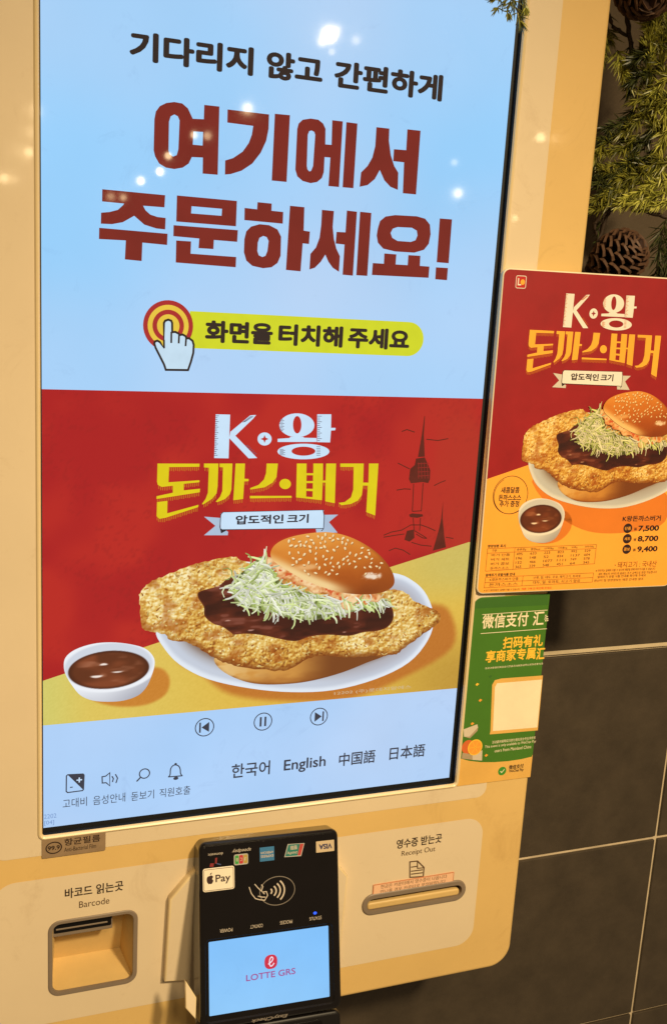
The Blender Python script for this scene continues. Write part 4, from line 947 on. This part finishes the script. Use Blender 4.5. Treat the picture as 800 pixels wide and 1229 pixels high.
# ------------------------------------------------------------------ small stickers on the kiosk front
ST = Plane((0, -5.7, 0), X1, Z1); s_ = lambda a, c: ST.uv(a, c)
tl, br_s = s_(50.5, 1005), s_(127.5, 1020)
q = [s_(50.5, 1005.5), s_(127, 996), s_(127, 1021), s_(50.5, 1030)]
u0, u1 = q[0][0], q[1][0]; v1 = (q[0][1] + q[1][1]) / 2; v0 = (q[2][1] + q[3][1]) / 2
film = empty('film_sticker', ((u0 + u1) / 2 * MM, -.0057, v0 * MM), 'small brownish film sticker with round emblem under the left corner of the screen', 'sticker')
M_FILM = paint('film_sticker_vinyl', (.30, .20, .115), rough=.3, var=.12, scale=60, linear=True)
b = MB(ST); b.slab(rrect(u0, v0, u1, v1, 1.0, 3), M_FILM, 0, .35, bevel=.15, seg=2); b.obj('film', film)
b = MB(ST); c = (u0 + 8.5, (v0 + v1) / 2 - .6); b.poly(ell(*c, 6, 5, 28), M_TXT, .45, [ell(*c, 5.1, 4.1, 28)]); b.text('99.9', (c[0] - 4.4, c[1] - 1.8, c[0] + 4.4, c[1] + 1.8), M_TXT, .45, .02)
b.text('항균필름', (u0 + 16, c[1] + .4, u1 - 4, c[1] + 6.2), M_TXT, .45, .012); b.text('Anti-Bacterial Film', (u0 + 16, c[1] - 4.6, u1 - 7, c[1] - 1.0), M_TXT, .45, .004); b.obj('film_text', film)
q = [s_(447.5, 1061.4), s_(544.6, 1046.4), s_(543.8, 1060), s_(445.4, 1075.4)]
u0, u1 = q[0][0], q[1][0]; v1 = (q[0][1] + q[1][1]) / 2; v0 = (q[2][1] + q[3][1]) / 2
note = empty('notice_sticker', ((u0 + u1) / 2 * MM, -.0057, v0 * MM), 'small pinkish two line notice sticker stuck right above the receipt slot', 'sticker')
b = MB(ST); b.slab(rrect(u0, v0, u1, v1, .6, 2), paint('notice_paper', (.84, .50, .30), rough=.5, var=.05, linear=True), 0, .35, bevel=.15, seg=2, edge=paint('notice_border', (.55, .20, .09), rough=.5, linear=True)); b.stroke(rrect(u0 + .5, v0 + .5, u1 - .5, v1 - .5, .5, 2), .6, paint('notice_border', (.55, .20, .09), rough=.5, linear=True), .42, closed=True); b.obj('paper', note)
b = MB(ST); hh = (v1 - v0); b.text('현금은 카운터에서 영수증이 나옵니다', (u0 + 7, v0 + hh * .55, u1 - 7, v0 + hh * .9), M_TXT2, .45, .004); b.text('안나올 경우 카운터로 문의바랍니다', (u0 + 7, v0 + hh * .13, u1 - 8, v0 + hh * .46), M_TXT2, .45, .004); b.obj('notice_text', note)

# ------------------------------------------------------------------ card reader
reader = empty('card_reader', (.1665, -.03, -.19), 'glossy black card reader with a small lit blue screen on the kiosk front', 'card reader')
FU0, FU1, FV0, FV1 = -55.6, 58.6, -38.0, 102.6
b = MB(READER); lcd = rrect(-48.6, -27.6, 48.6, 27.4, .6, 2); rim = rrect(-51.6, -33.0, 52.4, 29.6, 4, 6)
b.slab(rrect(FU0, FV0, FU1, FV1, 6, 8), M_BLK, -24, 0, bevel=3.2, seg=5, holes=[ccw(rim)])
b.ring(ccw(rim), 0, offset(ccw(rim), -1.0), -1.2, M_BLK2); b.poly(offset(ccw(rim), -1.0), M_BLK, -1.2)
b.obj('housing', reader, smooth_shade=True)
b = MB(READER); b.slab(rrect(FU0 + 1, -130, FU1 - 1, FV0 - 1.0, 5, 6), M_BLK2, -26, -.6, bevel=2.5, seg=4); b.slab(rrect(-38, -62, 42, -44, 3, 4), M_DARK, -2, .4, bevel=.6)
b.obj('card_slot_base', reader, smooth_shade=True)
b = MB(READER); b.slab(rrect(-50, 20, 50, 90, 3, 3), M_BLK2, -40, -23.5, bevel=1); b.obj('mount_block', reader)
b = MB(READER); b.poly(lcd, lit((122, 190, 252), .03, 30, 1.0, (146, 202, 247)), -1.0); rs_scr = b.obj('display', reader)
b = MB(READER); c = (0.6, 6.0); MRED = lit((208, 44, 70)); b.poly([(c[0] + 5.2 * math.copysign(abs(math.cos(t)) ** .8, math.cos(t)), c[1] + 5.4 * math.copysign(abs(math.sin(t)) ** .8, math.sin(t))) for t in [k * .1571 for k in range(40)]], MRED, -.85)
b.stroke(smooth([(c[0] - 2.2, c[1] - 1.6), (c[0] + .6, c[1] + .3), (c[0] + 1.7, c[1] + 2.2), (c[0] + .7, c[1] + 3.6), (c[0] - .7, c[1] + 2.4), (c[0] - 1.2, c[1] - .6), (c[0] - .6, c[1] - 2.9), (c[0] + .8, c[1] - 3.1), (c[0] + 2.6, c[1] - 1.2)], 4, False), .85, lit((240, 226, 240)), -.7)
b.text('LOTTE GRS', (-19.5, -6.0, 20.5, -1.2), lit((158, 84, 150)), -.85, .014); b.obj('screen_emblem_text', rs_scr)
b = MB(READER); M_LG = paint('reader_pale_ink', (.55, .47, .38), rough=.4, linear=True); M_LG2 = paint('reader_grey_ink', (.20, .17, .14), rough=.4, linear=True)
b.poly(ell(6.5, 59.8, 14.6, 11.2, 56), M_LG2, .1, [ell(6.5, 59.8, 14.0, 10.6, 56)])
for k, r in enumerate((3.5, 7, 10.4, 13.8)):
    b.stroke([(-3.0 + r * math.cos(t) + 1.5, 60 + r * .78 * math.sin(t)) for t in [math.radians(-42 + 8.4 * i) for i in range(11)]], 1.2, M_LG, .12)
Hh = lambda pts: [READER.uv(190 + a / 3.333, 980 + c / 3.333) for a, c in pts]
for q in ([(363,282),(372,308),(388,328),(402,332)], [(385,270),(398,285),(412,298),(418,280),(412,272)], [(402,332),(425,335),(437,315),(432,300),(415,302)], [(398,318),(415,322),(428,322)], [(412,298),(425,310)]): b.stroke(Hh(q), .7, M_LG, .14)
b.obj('contactless_symbol', reader)
# card marks along the top (the reader hangs upside down, so most of them stand on their heads)
def mark(nm, fn): b = MB(READER); fn(b); b.obj(nm, reader)
def box_of(u0, v0, u1, v1, mat, r=.5, h=.1): return lambda b: b.poly(rrect(u0, v0, u1, v1, r, 3), mat, h)
def rp_(n, c): return paint(n, c, rough=.4, linear=True)
def visa(b): box_of(39.2, 85.6, 54.6, 94.4, rp_('mark_cream', (.52, .40, .25)))(b); b.text('VISA', (41.6, 87.8, 52.6, 92.0), rp_('mark_navy', (.03, .03, .09)), .2, .03, flip=True)
def union(b):
    b.poly([(12.6, 85.0), (26.6, 84.4), (29.6, 94.2), (15.6, 94.8)], rp_('mark_silver', (.42, .40, .36)), .08)
    b.poly([(13.4, 85.5), (23.6, 85.2), (25.8, 94.0), (16.2, 94.3)], rp_('mark_teal', (.02, .16, .13)), .14); b.poly([(23.6, 85.2), (26.1, 85.0), (28.9, 93.8), (25.8, 94.0)], rp_('mark_red', (.42, .05, .04)), .14)
    b.text('银联', (17.5, 90.0, 23.4, 93.4), M_LG, .2, .01, flip=True); b.text('UnionPay', (15.0, 86.5, 23.6, 89.2), M_LG, .2, .01, flip=True)
def amex(b): box_of(-7.4, 83.6, 4.4, 94.4, rp_('mark_blue', (.035, .16, .33)), .2)(b); b.text('AMERICAN', (-6.6, 89.2, 3.6, 91.0), M_LG, .2, .01, flip=True); b.text('EXPRESS', (-6.6, 86.4, 3.6, 88.4), M_LG, .2, .01, flip=True)
def jcb(b):
    box_of(-28.2, 83.0, -16.8, 91.2, rp_('mark_silver', (.42, .40, .36)), 1.4, .08)(b)
    for k, (c, s) in enumerate((((.05, .30, .06), 'B'), ((.45, .03, .03), 'C'), ((.40, .28, .05), 'J'))): u = -27.4 + k * 3.45; box_of(u, 83.8, u + 3.1, 90.4, rp_('mark_%d' % k, c), .8, .14)(b); b.text(s, (u + .8, 85.9, u + 2.3, 88.4), M_LG, .2, .01, flip=True)
    b.text('speedpay', (-29.8, 92.2, -15.0, 95.6), M_LG, .12, 0, flip=True, skew=1)
def brand(b): b.text('domestic', (-48.6, 92.0, -36.8, 94.0), M_LG, .12, 0, flip=True); b.poly([(-43.2, 86), (-41.8, 86), (-41.4, 90.5), (-43.0, 90.2)], rp_('mark_dark_red', (.22, .02, .02)), .1); b.poly([(-47.5, 84.0), (-44.4, 83.8), (-44.0, 86.4), (-46.9, 86.6)], rp_('mark_dark_red', (.22, .02, .02)), .1); b.stroke([(-42, 86), (-38.5, 84.8)], .8, rp_('mark_navy2', (.05, .07, .18)), .12)
mark('gold_card_mark', visa); mark('slanted_card_mark', union); mark('blue_card_mark', amex); mark('striped_card_mark', jcb); mark('red_card_mark', brand)
def lights(b):
    for u, s in ((-35, 'POWER'), (-10.8, 'CONTACT'), (13.3, 'PROCESS'), (37.6, 'STATUS')): b.text(s, (u - 5, 33.6, u + 5, 36.2), M_LG, .12, .0, flip=True)
mark('indicator_text', lights)
b = MB(READER); b.poly(ell(37.3, 38.9, 1.5, 1.1, 16), lit((40, 90, 255), 0, 30, 1.6), .15); b.obj('indicator_light', reader)
b = MB(READER); b.text('EasyCheck', (-17, -37.4, 12, -34.2), M_LG2, .12, .02, flip=True, skew=2); b.obj('maker_text', reader)
b = MB(READER); pay = [(-52.9, 65.6), (-28.2, 65.6), (-28.2, 83.2), (-52.9, 83.2)]; b.slab(rrect(-52.9, 65.4, -28.0, 83.0, 1.8, 4), rp_('pay_sticker_white', (.80, .70, .54)), 0, .4, bevel=.2, seg=2)
b.stroke(rrect(-52.0, 66.3, -28.9, 82.1, 1.2, 4), .35, M_PK, .45, closed=True); b.text('Pay', (-43.0, 70.2, -31.2, 77.6), M_PK, .45, .012)
ap_ = smooth([(-47.9, 77.2), (-46.4, 77.6), (-45.2, 77.0), (-44.9, 76.2), (-45.6, 74.8), (-44.7, 73.4), (-45.8, 71.4), (-46.8, 71.1), (-47.4, 71.4), (-48.2, 71.1), (-49.6, 72.8), (-49.9, 75.2), (-49.2, 76.8)], 3); b.poly(ap_, M_PK, .45)
b.poly([(-47.4, 77.9), (-46.9, 79.2), (-45.8, 79.8), (-46.1, 78.4)], M_PK, .45); sk = b.obj('pay_sticker', reader)
# cream arm of the bracket that grips the reader's side
b = MB(READER); b.slab([(-66.5, 1.0), (-58.0, -13.0), (-58.8, -29), (-66.6, -19.5)], M_PANEL, -6.0, -2.4, bevel=.9, seg=3, edge=M_LIP); b.obj('reader_clip', bracket, smooth_shade=True)

# ------------------------------------------------------------------ pine garland and cones beside the kiosk
def leaf_mat(name, lo, hi):
    m, t, b = nt(name); g = node(t, 'ShaderNodeNewGeometry'); r = node(t, 'ShaderNodeValToRGB'); r.color_ramp.elements[0].color = (*lo, 1); r.color_ramp.elements[1].color = (*hi, 1)
    t.links.new(g.outputs['Random Per Island'], r.inputs[0]); t.links.new(r.outputs[0], b.inputs['Base Color']); b.inputs['Roughness'].default_value = .38; return m
M_NEED = leaf_mat('pine_needle', (.06, .07, .009), (.32, .30, .04)); M_NEED_LIT = leaf_mat('lit_needle', (.20, .21, .022), (.62, .60, .11)); M_NEED_SHADED = leaf_mat('shaded_needle', (.022, .030, .008), (.075, .085, .02))  # light and shade put into the colour: brighter and darker copies of one needle
M_STEM = paint('twig_bark', (.045, .025, .013), rough=.7, var=.3, linear=True)
class Soup:
    def __init__(s): s.V = []; s.F = []; s.M = []; s.mats = []
    def mi(s, m):
        if m not in s.mats: s.mats.append(m)
        return s.mats.index(m)
    def tube(s, pts, r0, r1, mat, n=6):
        pts = [Vector(p) for p in pts]; base = len(s.V); mi = s.mi(mat)
        for i, p in enumerate(pts):
            d = (pts[min(i + 1, len(pts) - 1)] - pts[max(i - 1, 0)]).normalized(); a = d.orthogonal().normalized(); c = d.cross(a); r = r0 + (r1 - r0) * i / (len(pts) - 1)
            for k in range(n): t = 2 * math.pi * k / n; s.V.append(tuple((p + (a * math.cos(t) + c * math.sin(t)) * r) * MM))
        for i in range(len(pts) - 1):
            for k in range(n): q = (k + 1) % n; s.F.append([base + i * n + k, base + i * n + q, base + (i + 1) * n + q, base + (i + 1) * n + k]); s.M.append(mi)
        s.F.append([base + (len(pts) - 1) * n + k for k in range(n)]); s.M.append(mi)
    def needle(s, p, d, ln, w, mat, droop):
        mi = s.mi(mat); d = d.normalized(); a = d.orthogonal().normalized(); a.rotate(Matrix.Rotation(random.random() * 6.28, 3, d)); c = d.cross(a); base = len(s.V)
        mid = p + d * ln * .5; tip = p + d * ln + Vector((0, 0, -droop * ln))
        for q, r in ((p, .55), (mid, 1.0)):
            for k in range(3): t = 2.094 * k; s.V.append(tuple((q + (a * math.cos(t) + c * math.sin(t)) * w * r) * MM))
        s.V.append(tuple(tip * MM))
        for k in range(3):
            q = (k + 1) % 3; s.F.append([base + k, base + q, base + 3 + q, base + 3 + k]); s.F.append([base + 3 + k, base + 3 + q, base + 6]); s.M += [mi, mi]
    def obj(s, name, parent=None, smooth_shade=False):
        me = bpy.data.meshes.new(name); me.from_pydata(s.V, [], s.F)
        for m_ in s.mats: me.materials.append(m_)
        me.polygons.foreach_set('material_index', s.M)
        if smooth_shade: me.polygons.foreach_set('use_smooth', [True] * len(s.F))
        me.update(); o = bpy.data.objects.new(name, me); COL.objects.link(o)
        if parent: parent_to(o, parent)
        return o
def sprig(name, parent, path, mat, dens=3.9, ln=(9, 18), w=.66, spread=.75, stem=.9, bare=0.0):
    s = Soup(); P = [Vector(p) for p in path]
    pts = []                                   # resample smoothly
    for i in range(len(P) - 1):
        for k in range(6): pts.append(P[i].lerp(P[i + 1], k / 6))
    pts.append(P[-1]); pts = [p + Vector((random.gauss(0, .5), random.gauss(0, .5), random.gauss(0, .5))) for p in pts]
    s.tube(pts, stem, stem * .45, M_STEM)
    L = sum((pts[i + 1] - pts[i]).length for i in range(len(pts) - 1)); acc = 0
    for i in range(len(pts) - 1):
        seg = pts[i + 1] - pts[i]; n = int(seg.length * dens + random.random())
        for k in range(n):
            f = (acc + seg.length * (k / max(n, 1))) / L
            if f < bare: continue
            d = seg.normalized(); a = d.orthogonal().normalized(); a.rotate(Matrix.Rotation(random.random() * 6.28, 3, d))
            dd = d * random.uniform(.6, 1.1) + a * random.uniform(.4, 1.0) * spread + Vector((random.gauss(0, .12), random.gauss(0, .12), random.gauss(0, .12)))
            s.needle(pts[i].lerp(pts[i + 1], random.random()), dd, random.uniform(*ln) * (1 - .35 * f), w * random.uniform(.8, 1.2), mat, random.uniform(-.1, .25))
        acc += seg.length
    for k in range(14): s.needle(pts[-1], (pts[-1] - pts[-3]).normalized() + Vector((random.gauss(0, .4), random.gauss(0, .4), random.gauss(0, .4))), random.uniform(*ln) * .8, w, mat, .05)
    return s.obj(name, parent)
def T(px_, py_, Y): return tuple(at(px_, py_, Y))
g_loc = at(780, 120, 60) * MM
garland = empty('pine_garland', tuple(g_loc), 'green artificial pine garland of leafy sprigs on the wall right of the kiosk', 'garland')
def bough(path, r0, r1):
    s = Soup(); q = smooth([p for p in path], 6, False) if False else path
    P = [Vector(T(*p)) for p in path]; pts = []
    for i in range(len(P) - 1):
        for k in range(5): pts.append(P[i].lerp(P[i + 1], k / 5) + Vector((random.gauss(0, .4), 0, random.gauss(0, .4))))
    pts.append(P[-1]); s.tube(pts, r0, r1, M_STEM, 8); s.obj('bough', garland, True)
bough([(745, -20, 60), (752, 20, 60), (756, 50, 62), (757, 80, 64)], 2.6, 1.4)
bough([(726, 10, 60), (735, 32, 60), (752, 43, 62)], 1.9, 1.4)
bough([(815, 62, 40), (790, 80, 45), (770, 100, 52), (757, 135, 60), (748, 165, 66)], 1.6, 1.1)
bough([(766, 236, 58), (742, 248, 62), (722, 257, 66), (712, 268, 70), (713, 278, 72), (722, 292, 74)], 1.8, 1.4)
bough([(731, 250, 66), (722, 275, 70), (713, 300, 74), (706, 330, 78)], 1.5, 1.9)
bough([(820, 265, 42), (795, 260, 46), (772, 253, 54), (757, 252, 60)], 2.1, 1.3)
bough([(815, 205, 40), (790, 215, 46), (766, 232, 56)], 1.4, 1.0)
N, B_, D_k = M_NEED, M_NEED_LIT, M_NEED_SHADED
SPR = [  # pixels of base and tip with the depth of the sprig in front of the wall
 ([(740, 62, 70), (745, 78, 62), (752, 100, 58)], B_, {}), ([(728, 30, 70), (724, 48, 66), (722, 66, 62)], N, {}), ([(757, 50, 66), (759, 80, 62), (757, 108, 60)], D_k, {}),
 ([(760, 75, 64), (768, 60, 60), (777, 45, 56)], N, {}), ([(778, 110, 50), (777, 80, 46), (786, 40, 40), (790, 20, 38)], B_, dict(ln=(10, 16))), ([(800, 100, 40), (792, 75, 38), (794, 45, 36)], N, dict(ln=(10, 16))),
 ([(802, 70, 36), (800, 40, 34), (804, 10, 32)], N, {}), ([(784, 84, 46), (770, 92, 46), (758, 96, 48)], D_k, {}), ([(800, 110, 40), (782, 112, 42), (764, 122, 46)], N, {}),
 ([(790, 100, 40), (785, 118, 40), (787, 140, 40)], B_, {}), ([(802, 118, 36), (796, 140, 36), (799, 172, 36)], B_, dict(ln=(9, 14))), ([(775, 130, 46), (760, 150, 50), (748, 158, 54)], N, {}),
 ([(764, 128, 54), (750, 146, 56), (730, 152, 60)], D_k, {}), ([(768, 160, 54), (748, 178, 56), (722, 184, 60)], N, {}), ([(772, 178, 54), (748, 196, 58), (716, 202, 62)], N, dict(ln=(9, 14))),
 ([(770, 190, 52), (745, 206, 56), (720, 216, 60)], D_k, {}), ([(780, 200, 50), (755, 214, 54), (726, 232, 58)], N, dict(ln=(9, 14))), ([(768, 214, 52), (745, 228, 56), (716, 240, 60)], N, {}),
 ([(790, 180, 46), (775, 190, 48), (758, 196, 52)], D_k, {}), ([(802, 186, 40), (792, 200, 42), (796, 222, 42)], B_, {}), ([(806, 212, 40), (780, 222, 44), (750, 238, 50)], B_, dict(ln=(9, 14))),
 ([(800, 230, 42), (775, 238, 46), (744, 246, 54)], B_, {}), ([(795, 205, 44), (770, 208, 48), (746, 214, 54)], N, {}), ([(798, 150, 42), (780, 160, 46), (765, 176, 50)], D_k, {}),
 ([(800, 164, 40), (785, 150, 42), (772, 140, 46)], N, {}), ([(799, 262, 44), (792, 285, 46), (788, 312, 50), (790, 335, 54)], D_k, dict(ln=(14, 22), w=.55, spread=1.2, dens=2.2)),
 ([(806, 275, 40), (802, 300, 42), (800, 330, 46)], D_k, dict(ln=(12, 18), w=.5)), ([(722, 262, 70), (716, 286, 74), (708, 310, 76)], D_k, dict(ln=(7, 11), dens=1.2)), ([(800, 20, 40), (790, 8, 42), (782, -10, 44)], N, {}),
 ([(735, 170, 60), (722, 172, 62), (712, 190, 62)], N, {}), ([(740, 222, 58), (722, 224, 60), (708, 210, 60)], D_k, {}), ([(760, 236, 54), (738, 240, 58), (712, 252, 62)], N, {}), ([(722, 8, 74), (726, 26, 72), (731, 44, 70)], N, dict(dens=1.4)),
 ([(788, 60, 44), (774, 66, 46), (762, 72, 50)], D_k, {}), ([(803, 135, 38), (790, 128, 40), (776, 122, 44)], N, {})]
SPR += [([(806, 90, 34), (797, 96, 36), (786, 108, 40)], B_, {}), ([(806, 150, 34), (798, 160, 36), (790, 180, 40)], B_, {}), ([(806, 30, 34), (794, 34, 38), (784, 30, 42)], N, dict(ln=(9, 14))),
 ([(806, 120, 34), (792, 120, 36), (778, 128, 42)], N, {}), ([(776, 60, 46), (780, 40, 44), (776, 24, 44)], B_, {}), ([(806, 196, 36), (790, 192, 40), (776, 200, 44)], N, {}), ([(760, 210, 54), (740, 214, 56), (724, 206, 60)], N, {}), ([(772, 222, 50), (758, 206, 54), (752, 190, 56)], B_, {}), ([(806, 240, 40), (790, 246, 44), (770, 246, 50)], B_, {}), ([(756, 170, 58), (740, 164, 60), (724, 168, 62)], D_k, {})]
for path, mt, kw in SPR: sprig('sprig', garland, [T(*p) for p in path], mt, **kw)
tip = empty('pine_sprig', tuple(at(612, -20, -40) * MM), 'short green pine sprig hanging over the top right corner of the screen', 'pine sprig')
sprig('needled_twig', tip, [T(613, -30, -40), T(616, -6, -40), T(620, 14, -38), T(623, 26, -37)], N, dens=1.0, ln=(8, 13), w=.5, spread=.5, bare=.2)
for q in ([(614, -8), (604, 4), (597, 9)], [(616, -2), (608, 8), (609, 16)], [(618, -14), (627, 0), (631, 8)], [(612, -16), (600, -4), (592, 2)]): sprig('needled_twig', tip, [T(q[0][0], q[0][1], -40), T(q[1][0], q[1][1], -42), T(q[2][0], q[2][1], -41)], B_ if q[0][0] in (618,) else N, dens=.8, ln=(6, 9), w=.55, spread=.45, stem=.6)
# cones
M_CONE = paint('cone_scale_brown', (.036, .015, .009), rough=.55, var=.3, scale=120, linear=True); M_CTIP = paint('cone_tip', (.12, .06, .032), rough=.6, var=.3, scale=200, linear=True)
def cone(name, c, axis, R, H, label):
    c = Vector(c); ax = Vector(axis).normalized(); e1 = ax.orthogonal().normalized(); e2 = ax.cross(e1); e = empty(name, tuple(c * MM), label, 'pine cone')
    s = Soup(); s.tube([c - ax * H * .5, c - ax * H * .2, c + ax * H * .3, c + ax * H * .5], R * .45, R * .12, M_CONE, 10); s.obj('core', e, True)
    s = Soup(); n = 84
    for i in range(n):
        t = (i + .5) / n; th = i * 2.39996; r = R * (.98 * math.sin(math.pi * (.16 + .80 * t)) ** .8); p0 = c + ax * H * (t - .5)
        rad = e1 * math.cos(th) + e2 * math.sin(th); tan = ax.cross(rad); up_ = (rad * .85 + ax * (.35 + .5 * t)).normalized(); w = R * .30 * (1 - .35 * t); base = len(s.V); nrm = tan.cross(up_)
        a = p0 + rad * r * .30; rows = [(0, .45, 0), (.55, 1.0, .02), (.88, .95, .10), (1.0, .45, .16)]
        for f, ww, lift in rows:
            q = a + up_ * (r * .72 * f) + ax * (r * lift * .5)
            for sgn in (-1, 0, 1): s.V.append(tuple((q + tan * w * ww * sgn + nrm * (-.12 * w if sgn == 0 else .10 * w) * (1 if f < 1 else 0)) * MM))
        for f, ww, lift in rows:
            q = a + up_ * (r * .72 * f) + ax * (r * lift * .5) - nrm * (w * .32)
            for sgn in (-1, 0, 1): s.V.append(tuple((q + tan * w * ww * sgn) * MM))
        for off in (0, 12):
            for k in range(3):
                for j in range(2):
                    q = [base + off + k * 3 + j, base + off + k * 3 + j + 1, base + off + k * 3 + j + 4, base + off + k * 3 + j + 3]; s.F.append(q if off == 0 else q[::-1]); s.M.append(s.mi(M_CTIP if k == 2 else M_CONE))
        for k in range(3):
            for j in (0, 2): s.F.append([base + k * 3 + j, base + k * 3 + 3 + j, base + 12 + k * 3 + 3 + j, base + 12 + k * 3 + j]); s.M.append(s.mi(M_CTIP if k == 2 else M_CONE))
        for j in range(2): s.F.append([base + 9 + j, base + 10 + j, base + 22 + j, base + 21 + j]); s.M.append(s.mi(M_CTIP))
    s.obj('scales', e)
cone('pine_cone', at(738, 312, 62), (.25, -.75, .5), 27, 50, 'brown pine cone with pale tipped scales resting just above the menu board')
cone('pine_cone', at(772, -24, 40), (-.2, -.6, -.6), 30, 58, 'dark brown pine cone cut by the top edge among the pine sprigs')
